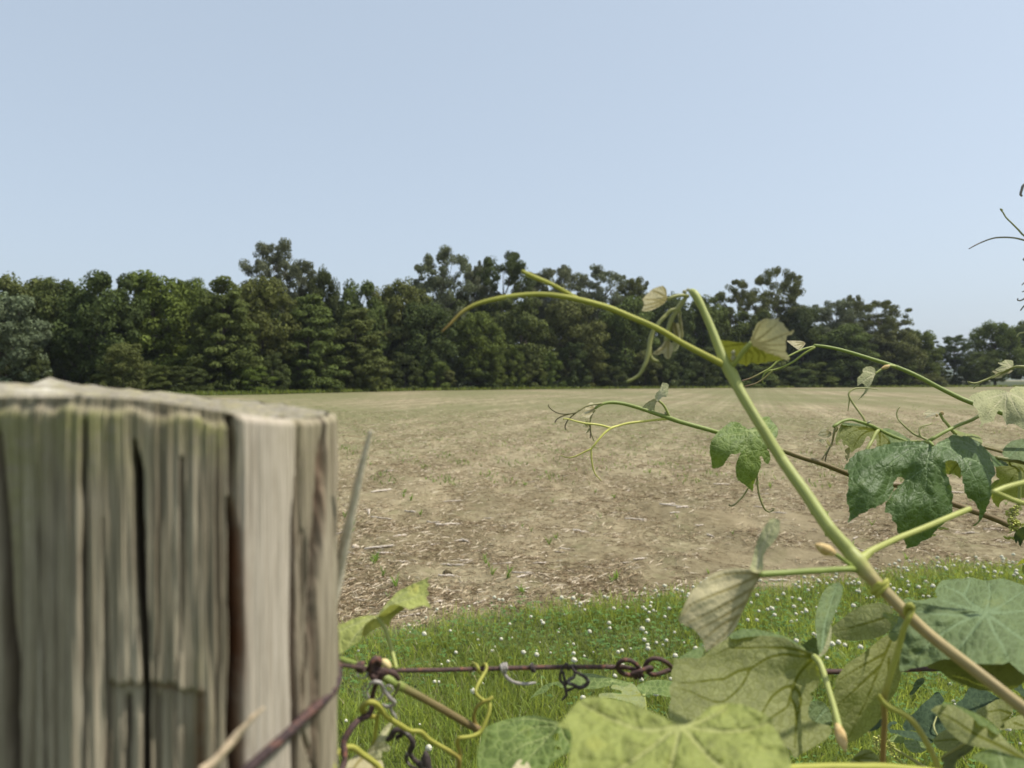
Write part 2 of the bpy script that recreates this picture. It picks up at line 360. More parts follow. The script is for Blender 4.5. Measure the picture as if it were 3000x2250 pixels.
def field_material():
    b = NB('tilled field soil'); p = pos(b)
    rp = b.mapping(p, (1, 1, 1), (0, 0, -ROWD * -1))
    n1 = b.noise(p, 1.3, 5, .6); n2 = b.noise(p, 9, 6, .7); n3 = b.noise(b.mapping(p, (1, 1, 1), (0, 0, ROWD)), 40, 5, .7)
    far = b.noise(b.mapping(p, (1.0, .35, 1), (0, 0, -ROWD)), .10, 4, .55)
    base = b.ramp(n2, [(0.25, (.078, .058, .031)), (.42, (.172, .140, .080)), (.55, (.262, .222, .130)), (.74, (.41, .36, .23))])
    base = b.mix(b.mr(n3, .5, .68, 0, .6), base, (.38, .325, .21))
    base = b.mix(b.mr(n3, .28, .42, .65, 0), base, (.085, .056, .032))
    base = b.mix(b.mr(n1, .32, .62, .35, 0), base, (.115, .088, .05))
    base = b.mix(b.mr(b.noise(b.mapping(p, (.9, .12, 1), (0, 0, -ROWD)), 2.2, 4, .6), .5, .68, 0, .7), base, (.40, .33, .205))
    sx = b.n('SeparateXYZ'); b.set(sx.inputs[0], b.mapping(p, (1, 1, 1), (0, 0, -ROWD)))
    wv = b.math('SINE', b.math('MULTIPLY', b.math('ADD', sx.outputs[0], b.math('MULTIPLY', n1, .10)), 6.283 / .76))
    seed = b.math('MULTIPLY', b.mr(wv, .55, .95), b.mr(b.noise(b.mapping(p, (1, 1, 1)), 5, 4, .75), .45, .62))
    sy = b.n('SeparateXYZ'); b.set(sy.inputs[0], p)
    sv = b.math('SINE', b.math('MULTIPLY', b.math('ADD', sx.outputs[0], b.math('MULTIPLY', n1, .25)), 6.283 / 2.28))
    base = b.mix(b.math('MULTIPLY', b.mr(sv, .1, 1), .34), base, (.41, .35, .225)); base = b.mix(b.math('MULTIPLY', b.mr(wv, -.9, -.3, 1, 0), .25), base, (.14, .11, .062))
    rowf = b.mr(sy.outputs[1], 8, 45, .25, .5)
    base = b.mix(b.math('MULTIPLY', seed, rowf), base, (.085, .125, .035))
    base = b.mix(b.math('MULTIPLY', b.mr(far, .34, .60, 0.0, .8), b.mr(sy.outputs[1], 7, 30, .25, 1)), base, (.150, .150, .068))
    base = b.mix(b.math('MULTIPLY', b.mr(sy.outputs[1], 7, 16, 1, 0), b.mr(b.noise(p, .55, 4, .6), .38, .6, .1, .55)), base, b.mix(n2, (.09, .066, .036), (.25, .200, .115)))
    ed = b.math('SUBTRACT', sy.outputs[1], b.math('ADD', b.math('MULTIPLY', sy.outputs[0], .32), 4.5))
    base = b.mix(b.mr(ed, -.15, .1, 1, 0), base, b.mix(n2, (.05, .075, .02), (.11, .12, .04)))
    hb = b.math('ADD', b.math('MULTIPLY', n2, .7), b.math('MULTIPLY', n3, .35))
    return b.done(b.principled(base, .95, .08, b.bump(hb, .025, .9)))
def build_field():
    ang = np.concatenate((np.linspace(-48, 48, 620), np.linspace(48, 312, 60)[1:-1])); ang = np.radians(ang)
    rad = np.concatenate((np.geomspace(.3, 1.5, 8)[:-1], np.geomspace(1.5, 40, 330)[:-1], np.geomspace(40, 5000, 70)))
    A, Q = np.meshgrid(ang, rad); x = np.sin(A) * Q; y = np.cos(A) * Q
    z = np.where(Q < 80, height(x, y), -.02); n = len(ang); m = len(rad)
    V = np.stack((x.ravel(), y.ravel(), z.ravel()), 1); i = np.arange(m - 1)[:, None] * n; k = np.arange(n)[None]; k2 = (k + 1) % n
    F = np.stack(((i + k), (i + k2), (i + n + k2), (i + n + k)), 2).reshape(-1, 4)[:, ::-1]
    V = np.concatenate((V, [[0, 0, -.02]])); c = len(V) - 1; F3 = np.stack((np.arange(n), (np.arange(n) + 1) % n, np.full(n, c)), 1)
    tag(link('field', make_mesh('field', V, [F, F3], field_material())), kind='structure')
build_field()
def ground_z(x, y): return float(height(np.array([x]), np.array([y]))[0])
# ---- straw and corn litter ------------------------------------------------------
def strips(n, rng, dmin, dmax, l0, l1, w0, w1, lift=0.006):
    d = np.exp(rng.uniform(np.log(dmin), np.log(dmax), n)); x = rng.uniform(-1.0, 1.0, n) * d
    ok = d > edge_d(x) - .05; d = d[ok]; x = x[ok]; n = len(d)
    cl = vnoise(x / .55, d / .55, 9) + .6 * vnoise(x / .2, d / .2, 10); ok = cl > rng.uniform(-1.0, .6, n); d = d[ok]; x = x[ok]; n = len(d)
    a = rng.uniform(0, 6.283, n); L = rng.uniform(l0, l1, n) * rng.uniform(.5, 1, n) * np.clip(d / 9, 1, 1.8); W = rng.uniform(w0, w1, n) * np.clip(d / 9, 1, 1.8); z = height(x, d) + lift
    dx, dy = np.cos(a) * L / 2, np.sin(a) * L / 2; nx, ny = -np.sin(a) * W / 2, np.cos(a) * W / 2; t = rng.uniform(-.15, .25, n) * L
    zm = z + rng.uniform(0.0, .012, n)
    V = np.stack((np.stack((x - dx - nx, d - dy - ny, z), 1), np.stack((x - dx + nx, d - dy + ny, z + .002), 1), np.stack((x + nx * 1.1, d + ny * 1.1, zm + .004), 1), np.stack((x - nx * 1.1, d - ny * 1.1, zm), 1),
                  np.stack((x + dx + nx * .5, d + dy + ny * .5, z + t), 1), np.stack((x + dx - nx * .5, d + dy - ny * .5, z + t), 1)), 1).reshape(-1, 3)
    i = np.arange(n)[:, None] * 6; F = np.concatenate((i + np.array([[0, 3, 2, 1]]), i + np.array([[3, 5, 4, 2]])))
    return V, F, np.repeat(rng.uniform(0, 1, n), 6)
def litter_material():
    b = NB('dry straw'); t = b.attr('tint')
    c = b.ramp(t, [(0, (.12, .082, .042)), (.35, (.25, .185, .108)), (.7, (.42, .335, .21)), (1, (.68, .58, .44))])
    return b.done(b.principled(c, .8, .2))
rng = np.random.RandomState(4)
M_STRAW = litter_material()
V, F, t = strips(330000, rng, 4.0, 34, .02, .13, .0011, .0040)
tag(link('crop_litter', make_mesh('crop_litter', V, F, M_STRAW, {'tint': t ** 1.35})), 'fine straw and chaff scattered over the bare brown field', 'straw litter', kind='stuff')
M_STALK = rough_mat('bleached corn stalk', (.62, .55, .46), (.40, .33, .25), 60, .8, .002)
def stalk_mesh(seed):
    r = random.Random(seed); tb = TubeB(); L = r.uniform(.10, .24); k = 6; pts = [(-L / 2 + L * i / k, r.uniform(-.004, .004), .008 + r.uniform(-.002, .006)) for i in range(k + 1)]
    tb.tube3(pts, [r.uniform(.006, .009)] * (k + 1), sides=7, lump=.25)
    for _ in range(3):
        o = r.uniform(-L / 3, L / 3); tb.tube3([(o, 0, .012), (o + .04, r.uniform(-.03, .03), .014), (o + .08, r.uniform(-.05, .05), .006)], [.004, .003, .001], sides=4)
    return make_mesh('corn_stalk', np.concatenate(tb.V), tb.F, M_STALK, {'luv': np.concatenate(tb.luv), 'age': np.concatenate(tb.age)})
SM = [stalk_mesh(i) for i in range(6)]
rr = random.Random(11); pos_s = [(1010, 1690), (1060, 1745), (1035, 1612), (1270, 1520), (1350, 1578), (1275, 1592), (1520, 1690), (1530, 1700), (1400, 1790), (1655, 1600), (1640, 1610), (1705, 1765), (1970, 1490), (1880, 1735), (1960, 1720), (2050, 1535), (2220, 1485), (1200, 1800), (1470, 1655), (1830, 1640)]
while len(pos_s) < 75: pos_s.append((rr.uniform(930, 2990), 1800 - 420 * rr.random() ** .7))
for i, (px, py) in enumerate(pos_s):
    x, y = gpt(px, py)
    if y < float(edge_d(x)) + .02: y = float(edge_d(x)) + .15
    o = link('corn_stalk', SM[i % 6], loc=(x, y, ground_z(x, y))); o.rotation_euler = (rr.uniform(-.1, .1), rr.uniform(-.12, .12), rr.uniform(-.9, .9) + (1.57 if rr.random() < .15 else 0)); k = rr.uniform(.5, 1.0) * (1 if y < 7 else 1.3); o.scale = (k, k, k)
    tag(o, 'broken bleached corn stalk lying on the bare field', 'corn stalk', 'bleached corn stalks lying on the field')
# two stones and a dark clod that stand out
M_STONE = rough_mat('pale stone', (.60, .52, .40), (.42, .34, .25), 50, .8, .002)
def stone(name, px, py, r, mat, label, cat):
    x, y = gpt(px, py); bm = blob_mesh(name, [((x - r, y, ground_z(x, y) + r * .3), (x + r, y + r * .3, ground_z(x, y) + r * .45), r * .75)], mat, lump=.35); tag(bm, label, cat)
stone('field_stone', 1041, 1597, .032, M_STONE, 'small pale round stone on the field just right of the post splinter', 'stone')
stone('soil_clod', 1311, 1680, .035, rough_mat('dark clod', (.05, .04, .02), (.09, .07, .035), 60, .95, .004), 'dark greenish brown clod lying alone on the bare field', 'clod')
# ---- green seedlings -------------------------------------------------------------
M_SEED = None
def simple_leaf_mat(name, col, trans, tf=.4, rough=.5, spec=.3):
    b = NB(name); t = b.attr('tint'); oi = b.n('ObjectInfo')
    def sc(c):
        m = b.n('VectorMath', operation='SCALE'); m.inputs[0].default_value = c; b.set(m.inputs['Scale'], b.math('MULTIPLY_ADD', t, .9)); b.t.nodes[-1].inputs[2].default_value = .55
        return m.outputs[0]
    dr = b.mr(t, 1.12, 1.3); tr = b.n('BsdfTranslucent'); b.set(tr.inputs[0], b.mix(dr, sc(trans), (.40, .34, .16)))
    return b.done(b.mixsh(tf, b.principled(b.mix(dr, sc(col), (.42, .36, .20)), rough, spec), tr.outputs[0]))
M_SEED = simple_leaf_mat('seedling green', (.14, .22, .05), (.30, .42, .06))
def blades(x, y, z, L, W, lean, az, rng, tint, bend=.5, nseg=3):
    n = len(x); ca, sa = np.cos(az), np.sin(az); pa = rng.uniform(0, 6.283, n); wx, wy = np.cos(pa), np.sin(pa); V = []
    for s in range(nseg):
        t = s / nseg; k = lean * t ** (1 + bend); wid = W * (1 - .55 * t ** 1.5) / 2
        bx, by, bz = x + ca * k * L, y + sa * k * L, z + L * t * np.sqrt(np.maximum(.05, 1 - (lean * t) ** 2 * .6))
        V += [np.stack((bx - wx * wid, by - wy * wid, bz), 1), np.stack((bx + wx * wid, by + wy * wid, bz), 1)]
    V.append(np.stack((x + ca * lean * L, y + sa * lean * L, z + L * np.sqrt(np.maximum(.05, 1 - lean ** 2 * .6))), 1))
    V = np.stack(V, 1); m = V.shape[1]; i = np.arange(n)[:, None] * m
    F4 = np.concatenate([i + np.array([[2 * s, 2 * s + 1, 2 * s + 3, 2 * s + 2]]) for s in range(nseg - 1)]); F3 = i + np.array([[2 * nseg - 2, 2 * nseg - 1, 2 * nseg]])
    return V.reshape(-1, 3), [F4, F3], np.repeat(tint, m)
def seedling(seed):
    r = np.random.RandomState(seed); n = 9
    V, F, t = blades(r.uniform(-.01, .01, n), r.uniform(-.01, .01, n), np.zeros(n), r.uniform(.06, .13, n), r.uniform(.008, .014, n), r.uniform(.3, .85, n), r.uniform(0, 6.28, n), r, r.uniform(.3, 1, n))
    return make_mesh('seedling', V, F, M_SEED, {'tint': t})
SDM = [seedling(i) for i in range(5)]
def near_rows(n, rng, dmin, dmax, wmax=.75):
    out = []
    while len(out) < n:
        d = math.exp(rng.uniform(math.log(dmin), math.log(dmax))); x = rng.uniform(-wmax, wmax) * d; v = x * rdy - d * rdx; v2 = round(v / .76) * .76 + rng.uniform(-.06, .06); u = x * rdx + d * rdy
        x, y = v2 * rdy + u * rdx, -v2 * rdx + u * rdy
        if y > edge_d(x) + .1 and vnoise(np.array([x / 1.3]), np.array([y / 1.3]), 21)[0] > rng.uniform(-.9, .5): out.append((x, float(y)))
    return out
for i, (x, y) in enumerate(near_rows(170, rng, 4.3, 13)):
    o = link('seedling', SDM[i % 5], loc=(x, y, ground_z(x, y))); o.rotation_euler = (0, 0, rng.uniform(0, 6.28)); k = rng.uniform(.4, .85); o.scale = (k, k, k)
    tag(o, 'small green seedling sprouting from the bare field', 'seedling', 'green seedlings in rows on the field')
pr = np.array(near_rows(2600, rng, 10, 70)); n = len(pr); rep = 4; X = np.repeat(pr[:, 0], rep) + rng.uniform(-.16, .16, n * rep); Y = np.repeat(pr[:, 1], rep) + rng.uniform(-.2, .2, n * rep)
V, F, t = blades(X, Y, height(X, Y), rng.uniform(.03, .075, n * rep), rng.uniform(.008, .016, n * rep), rng.uniform(.3, .8, n * rep), rng.uniform(0, 6.28, n * rep), rng, rng.uniform(0, .8, n * rep))
tag(link('crop_rows', make_mesh('crop_rows', V, F, M_SEED, {'tint': t})), 'faint rows of green crop sprouts across the far field', 'crop', kind='stuff')
# ---- grass verge with white clover ------------------------------------------------
M_GRASS = simple_leaf_mat('verge grass', (.215, .275, .060), (.46, .52, .08), .45, .45, .35)
M_CLOVER = simple_leaf_mat('clover leaf', (.095, .175, .038), (.19, .32, .05), .3, .5, .3)
def verge_pts(n, rng, dens_edge=False):
    y = rng.uniform(.9, 7.2, n); x = rng.uniform(-1.05, 1.0, n) * (.78 * y + .35); e = edge_d(x); ed = e - y
    p = np.clip(ed / .16 + .25 + .5 * vnoise(x / .13, y / .13, 31), 0.0, 1); thin = np.clip(.55 + .5 * ed / .5 + .35 * np.clip((x + .3) / 1.0, -1, 1), .15, 1)
    ok = (rng.uniform(0, 1, n) < p * thin) & (ed > -.14); return x[ok], y[ok], ed[ok]
x, y, ed = verge_pts(225000, rng); n = len(x)
tall = .75 + .45 * vnoise(x / .5, y / .5, 33) + .2 * vnoise(x / .17, y / .17, 34)
dry = np.clip(.75 - ed * 1.3 - .5 * np.clip((x - .2), -.6, 1) + .3 * vnoise(x / .3, y / .3, 35), 0, 1)
V, F, t = blades(x, y, height(x, y) - .004, (.045 + .095 * rng.uniform(0, 1, n) ** 1.5) * np.clip(tall, .4, 1.4), rng.uniform(.0024, .0058, n), rng.uniform(.1, .85, n), rng.uniform(0, 6.28, n), rng, np.clip(.12 + .8 * rng.uniform(0, 1, n) ** 1.6 + .5 * dry + .18 * vnoise(x / .8, y / .8, 36) + .9 * (rng.uniform(0, 1, n) < .05 + .2 * dry), 0, 1.45))
tag(link('grass', make_mesh('grass', V, F, M_GRASS, {'tint': t})), 'short green grass of the verge between fence and field', 'grass', kind='stuff')
x, y, ed = verge_pts(26000, rng); cl = vnoise(x / .7, y / .7, 37) + .6 * np.clip(x, -1, 1); ok = (cl > rng.uniform(-.6, .8, len(x))); x = x[ok]; y = y[ok]; n = len(x)
z = height(x, y) + rng.uniform(.035, .085, n); s = rng.uniform(.005, .0095, n); V = []; F = []; az = rng.uniform(0, 6.28, n); tl = rng.uniform(-.3, .3, (n, 2)); m = 0
for k in range(3):
    a = az + k * 2.094; ca, sa = np.cos(a), np.sin(a)
    for (u, v, q) in ((0, 0, 0), (.7, .75, .25), (1.6, .62, .3), (1.75, 0, .05), (1.6, -.62, .3), (.7, -.75, .25)):
        V.append(np.stack((x + s * (u * ca - v * sa), y + s * (u * sa + v * ca), z + s * q + s * (u * ca * tl[:, 0] + u * sa * tl[:, 1])), 1))
V = np.stack(V, 1); i = np.arange(n)[:, None] * 18
F = np.concatenate([i + 6 * k + np.array([[0, 3, 2, 1]]) for k in range(3)] + [i + 6 * k + np.array([[0, 5, 4, 3]]) for k in range(3)])
tag(link('clover_leaves', make_mesh('clover_leaves', V.reshape(-1, 3), F[:, ::-1], M_CLOVER, {'tint': np.repeat(rng.uniform(.2, .9, n), 18)})), 'low three-part clover leaves among the verge grass', 'clover', kind='stuff')
b = NB('clover blossom'); M_BLOOM = b.done(b.principled(b.mix(b.mr(b.noise(pos(b), 240, 2), .35, .65), (.76, .74, .63), (.46, .44, .28)), .8, .15))
M_CSTEM = rough_mat('clover stem', (.14, .22, .05), (.10, .16, .04), 80, .6)
def clover_mesh(seed):
    r = random.Random(seed); H = r.uniform(.085, .125); V = []; F = []; mi = []; top = Vector((r.uniform(-.012, .012), r.uniform(-.012, .012), H)); rad = r.uniform(.012, .0155)
    for i in range(46):                                   # florets packed round the head
        zf = 1 - 1.75 * (i + .5) / 46; a = i * 2.39996; q = math.sqrt(max(0, 1 - zf * zf)); d = Vector((q * math.cos(a), q * math.sin(a), zf)).normalized(); d = (d + Vector((0, 0, .25))).normalized()
        s1 = d.orthogonal().normalized() * rad * .26; s2 = d.cross(s1).normalized() * rad * .26; c = top + d * rad * .45; e = top + d * rad * r.uniform(.95, 1.2); o = len(V)
        V += [c + s1, c + s2, c - s1, c - s2, e]; F += [(o, o + 1, o + 4), (o + 1, o + 2, o + 4), (o + 2, o + 3, o + 4), (o + 3, o, o + 4)]; mi += [0] * 4
    o = len(V); k = 4
    for i in range(5):
        t = i / 4; c = Vector((top.x * t * t, top.y * t * t, H * t * .95 - .02 * (1 - t)))
        V += [c + Vector((math.cos(j / k * 6.283), math.sin(j / k * 6.283), 0)) * .0011 for j in range(k)]
        if i: F += [(o + (i - 1) * k + j, o + (i - 1) * k + (j + 1) % k, o + i * k + (j + 1) % k, o + i * k + j) for j in range(k)]; mi += [1] * k
    return make_mesh('clover_flower', [tuple(v) for v in V], F, [M_BLOOM, M_CSTEM], midx=mi)
CM = [clover_mesh(i) for i in range(8)]
cnt = 0; rc = random.Random(77)
while cnt < 298:
    px = rc.uniform(960, 3000); py = rc.uniform(1640, 2260); x, y = gpt(px, py); ed = float(edge_d(x)) - y
    if ed < .02 or ed > 3.2: continue
    right = min(1, max(0, (px - 1100) / 900)); dens = (.16 + .95 * right) * math.exp(-max(0, ed - .15) / (.9 + .2 * right)) + .07
    if vnoise(np.array([x / .33]), np.array([y / .33]), 41)[0] * .6 + .75 < rc.random() or dens * (y / 5) ** 2.2 < rc.random(): continue
    o = link('clover_flower', CM[cnt % 8], loc=(x, y, ground_z(x, y))); o.rotation_euler = (rc.uniform(-.25, .25), rc.uniform(-.25, .25), rc.uniform(0, 6.28)); k = rc.choice((.4, .5, .62, .72, .8, .9)) * rc.uniform(.9, 1.1); o.scale = (k, k, k)
    tag(o, 'white clover flower head standing in the green verge grass', 'clover flower', 'white clover flowers in the verge'); cnt += 1
x, y, ed = verge_pts(4200, rng); ok = (ed < 1.6) & (x > .5 + .4 * rng.uniform(-1, 1, len(x))) & (vnoise(x / .33, y / .33, 41) > rng.uniform(-.8, .6, len(x))); x = x[ok][:900]; y = y[ok][:900]
VV = []; FF = []; MI = []; o = 0
for i in range(len(x)):
    me = CM[i % 8]; v = np.empty(len(me.vertices) * 3); me.vertices.foreach_get('co', v); k = rng.uniform(.7, 1.05); VV.append(v.reshape(-1, 3) * k + (x[i], y[i], ground_z(x[i], y[i]))); FF += [tuple(j + o for j in p.vertices) for p in me.polygons]; MI += [p.material_index for p in me.polygons]; o += len(me.vertices)
tag(link('clover_bloom', make_mesh('clover_bloom', np.concatenate(VV), FF, [M_BLOOM, M_CSTEM], midx=MI)), 'dense carpet of white clover blossom along the right of the verge', 'clover', kind='stuff')
# ---- the woods beyond the field -----------------------------------------------------
def crown_material():
    b = NB('woodland foliage'); t = b.attr('tint'); oi = b.n('ObjectInfo'); col = oi.outputs['Color']
    def sc(k, c):
        m = b.n('VectorMath', operation='SCALE'); b.set(m.inputs[0], c); b.set(m.inputs['Scale'], b.math('MULTIPLY', t, k)); return m.outputs[0]
    tr = b.n('BsdfTranslucent'); b.set(tr.inputs[0], b.mix(.5, sc(1.8, col), (.10, .13, .02), 'MIX'))
    return b.done(b.mixsh(.22, b.principled(sc(1.0, col), .7, .05), tr.outputs[0]))
M_CROWN = crown_material()
M_BARK = rough_mat('tree bark', (.13, .11, .085), (.06, .05, .04), 6, .9, .03)
def crown(name, blobs, per, leaf, seed, up=.55, flat=1.0):
    r = np.random.RandomState(seed); P_ = []; N_ = []; T_ = []
    for (c, rad, dn) in blobs:
        n = max(6, int(per * dn)); d = r.normal(size=(n, 3)); d /= np.linalg.norm(d, axis=1)[:, None]; rr_ = r.uniform(0.25, 1, n) ** .45
        p = np.array(c) + d * rr_[:, None] * np.array((rad, rad, rad * flat)); nn = d + r.normal(size=(n, 3)) * .55 + np.array((0, 0, up)); nn /= np.linalg.norm(nn, axis=1)[:, None]
        P_.append(p); N_.append(nn); T_.append(np.clip(r.normal(1, .13) + r.normal(0, .16, n), .45, 1.7))
    p = np.concatenate(P_); nn = np.concatenate(N_); t = np.concatenate(T_); n = len(p)
    u = np.cross(nn, r.normal(size=(n, 3))); u /= np.linalg.norm(u, axis=1)[:, None]; w = np.cross(nn, u); L = leaf * r.uniform(.6, 1.4, n)[:, None]
    V = np.stack((p - u * L, p + w * L * .55 + nn * L * .12, p + u * L, p - w * L * .55 + nn * L * .12), 1).reshape(-1, 3)
    return make_mesh(name, V, np.arange(n * 4).reshape(-1, 4), M_CROWN, {'tint': np.repeat(t, 4)}, smooth=False)
def env(z, kind):
    if kind == 'dense': return math.sin(math.pi * min(1, max(0, (z - .06) / .98)) ** .75) ** .6
    if kind == 'shrub': return math.sqrt(max(0, 1 - (z * .98) ** 2.2))
    return math.sin(math.pi * min(1, max(.02, (z - .43) / .60))) ** .7
def proto(kind, seed):
    r = random.Random(seed); bl = []; limbs = []
    if kind in ('dense', 'shrub'):
        for i in range(120 if kind == 'dense' else 64):
            z = r.uniform(.13 if kind == 'dense' else .04, .93); e = env(z, kind) * .5; a = r.uniform(0, 6.283); q = r.random() ** .42
            bl.append(((math.cos(a) * e * q * .86, math.sin(a) * e * q * .86, z), r.uniform(.055, .12), r.uniform(.7, 1.2)))
        cr = crown('crown', bl, 185, .0165, seed, up=.75, flat=.72)
    elif kind == 'tiered':
        for k in range(13):
            z = .10 + .84 * (k + r.uniform(-.35, .35)) / 12; e = .5 * (1 - z) ** .55 * (1 - .3 * max(0, .22 - z) / .22) + .03; m = int(5 + 16 * e)
            for i in range(m):
                a = i / m * 6.283 + k * .7 + r.uniform(-.3, .3); q = r.uniform(.45, 1); bl.append(((math.cos(a) * e * q, math.sin(a) * e * q, z - .045 * q + r.uniform(-.035, .035)), r.uniform(.06, .115), r.uniform(.7, 1.2)))
        cr = crown('crown', bl, 200, .0165, seed, up=1.1, flat=.38)
    else:                                                    # airy: clumps at the ends of visible limbs
        n = 105 if kind == 'airy' else 62
        for i in range(n):
            z = r.uniform(.47, .985); e = env(z, 'airy') * .5; a = r.uniform(0, 6.283); q = r.random() ** .5; c = (math.cos(a) * e * q, math.sin(a) * e * q, z)
            if i % 3 == 0: limbs.append(c)
            for k in range(2 if kind == 'airy' else 3): bl.append(((c[0] + r.uniform(-.05, .05), c[1] + r.uniform(-.05, .05), c[2] + r.uniform(-.025, .03)), r.uniform(.045, .09), r.uniform(.4, 1.1)))
        cr = crown('crown', bl, 135, .0110, seed, up=.4, flat=.42)
    tb = TubeB(); zt = {'dense': .8, 'shrub': .55, 'tiered': .93}.get(kind, .86)
    k0 = .022 if kind != 'shrub' else .012; lean = (r.uniform(-.04, .04), r.uniform(-.04, .04))
    tb.tube3([(lean[0] * t * t, lean[1] * t * t, zt * t) for t in (-.03, .1, .3, .55, .8, 1)], [k0 * 1.25, k0, k0 * .85, k0 * .6, k0 * .35, k0 * .1], sides=7)
    for c in (limbs if limbs else [b_[0] for b_ in bl[::6]]):
        s = Vector((lean[0] * .3, lean[1] * .3, max(.08, c[2] - r.uniform(.16, .3)))); e = Vector(c); mm = s.lerp(e, .5) + Vector((0, 0, -.03))
        tb.tube3([tuple(s), tuple(mm), tuple(e)], [k0 * .34, k0 * .22, k0 * .08], sides=5)
    tk = make_mesh('trunk', np.concatenate(tb.V), tb.F, M_BARK, {'luv': np.concatenate(tb.luv), 'age': np.concatenate(tb.age)})
    return cr, tk
PROTO = {('dense', i): proto('dense', 100 + i) for i in range(5)}
PROTO.update({('shrub', i): proto('shrub', 200 + i) for i in range(3)}); PROTO.update({('airy', i): proto('airy', 300 + i) for i in range(4)})
PROTO.update({('wispy', i): proto('wispy', 400 + i) for i in range(3)}); PROTO[('tiered', 0)] = proto('tiered', 500); PROTO[('tiered', 1)] = proto('tiered', 501)
def wood_d(px): return float(np.interp(px, [-400, 0, 400, 800, 1200, 1500, 2000, 2500, 3000, 3400], [64, 67, 71, 80, 101, 114, 129, 142, 154, 160]))
tr_r = random.Random(5)
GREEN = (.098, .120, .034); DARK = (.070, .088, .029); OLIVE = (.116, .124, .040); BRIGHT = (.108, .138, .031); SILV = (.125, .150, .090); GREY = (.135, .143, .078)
def tree(px, top, half, kind, var, col, label, back=0.0, group=None, name=None):
    d = wood_d(px) + back; h = (HZ - top) * d / FPX + CAMH; wd = 2.3 * half * d / FPX; p = P(px, HZ, d); cr, tk = PROTO[(kind, var)]
    e = empty(name or {'shrub': 'woodland_shrub'}.get(kind, 'woodland_tree'), (p[0], p[1], -.05), label, 'shrub' if kind == 'shrub' else 'tree', group)
    e.rotation_euler = (0, 0, tr_r.uniform(0, 6.28)); e.scale = (wd, wd, h)
    for nm, me in (('trunk', tk), ('crown', cr)):
        o = bpy.data.objects.new(nm, me); COL.objects.link(o); o.parent = e
        j = [tr_r.uniform(.96, 1.04) for _ in range(3)]; o.color = (col[0] * j[0], col[1] * j[1], col[2] * j[2], 1)
    return e
T = tree
T(15, 845, 120, 'dense', 0, SILV, 'silvery pale leaved tree at the left edge of the photo', -4)
T(-120, 800, 150, 'dense', 1, GREEN, 'green tree cut off by the left edge behind the silvery tree', 5)
T(75, 800, 120, 'dense', 2, OLIVE, 'tall olive tree standing behind the silvery tree', 8)
T(190, 812, 110, 'dense', 3, GREEN, 'green tree right of the silvery tree, in front of a dark gap', 5)
T(300, 782, 125, 'dense', 4, DARK, 'tall dark round crowned tree left of the bright domed tree', 1)
T(460, 783, 140, 'dense', 1, BRIGHT, 'bright green broad domed tree left of the tiered tree', 3)
T(560, 806, 80, 'dense', 0, GREEN, 'narrow green tree squeezed between the domed tree and the tiered tree', 9)
T(655, 808, 112, 'tiered', 0, GREEN, 'tiered tree with layered level branches above the wooden post', -4)
T(770, 800, 110, 'dense', 3, OLIVE, 'soft olive tree directly right of the tiered tree', 2)
T(812, 716, 92, 'airy', 0, GREY, 'tall airy tree poking above the woods left of centre', 12)
T(880, 775, 52, 'airy', 2, GREY, 'small feathery tree top beside the tall airy tree', 12)
T(945, 780, 62, 'dense', 2, DARK, 'small dark round tree top right of the airy tree', 9)
T(905, 852, 105, 'tiered', 1, GREEN, 'broad layered green tree at the field edge left of centre', -3)
T(1050, 808, 85, 'dense', 4, GREEN, 'mid green tree with a bumpy top left of the low dip', 6)
T(1115, 830, 66, 'dense', 0, OLIVE, 'olive tree at the lowest dip of the skyline', 5)
T(1045, 900, 100, 'tiered', 0, GREEN, 'layered pale green tree in front, under the low dip', -4)
T(1190, 812, 90, 'dense', 1, OLIVE, 'yellow green tree right of the low dip', 2)
T(1300, 735, 88, 'airy', 1, GREY, 'tall grey green airy tree with a lobed top near the middle', 9)
T(1392, 775, 50, 'airy', 3, GREY, 'slim feathery tree between two tall trees near the middle', 12)
T(1476, 732, 80, 'wispy', 0, DARK, 'tall dark open branched tree in the middle with sky holes', 10)
T(1240, 880, 100, 'dense', 2, DARK, 'dark tree below the lobed airy tree at the field edge', -1)
T(1400, 905, 78, 'dense', 3, BRIGHT, 'brighter round bush like tree under the arching tendril tip', -4)
T(1580, 800, 60, 'airy', 0, GREY, 'feathery tree top under the forked tendril', 12)
T(1640, 786, 72, 'airy', 2, GREY, 'grey green tree top right of the forked tendril', 10)
T(1750, 788, 82, 'airy', 1, GREY, 'wide feathery tree top left of the vine tip', 11)
T(1850, 815, 62, 'airy', 3, OLIVE, 'pale thin tree top just left of the small folded leaf', 12)
T(1530, 860, 100, 'dense', 4, GREEN, 'green tree below the open branched tree', 0)
T(1680, 865, 105, 'dense', 0, OLIVE, 'olive tree behind the long arching tendril', 0)
T(1830, 862, 100, 'dense', 1, GREEN, 'green tree behind the hanging young leaves of the vine tip', 0)
T(1950, 855, 85, 'dense', 2, DARK, 'dark tree framed by the bent vine tip', 3)
T(2060, 862, 80, 'dense', 3, GREEN, 'rounded green tree right of the main vine stem', 4)
T(2165, 820, 62, 'wispy', 1, OLIVE, 'left crown of the wispy tree pair rising right of the vine tip', 6)
T(2275, 790, 72, 'wispy', 2, OLIVE, 'tallest wispy tree right of the vine tip, with bare limbs', 7)
T(2210, 900, 90, 'dense', 4, GREEN, 'green tree behind the upper pale vine leaf', 1)
T(2350, 882, 72, 'dense', 0, DARK, 'dark tree with a pointed top right of the wispy pair', 3)
T(2450, 885, 82, 'airy', 0, GREY, 'loose grey green tree top left of the last rounded crown', 6)
T(2500, 868, 42, 'airy', 3, OLIVE, 'thin pointed tree top above the right part of the woods', 8)
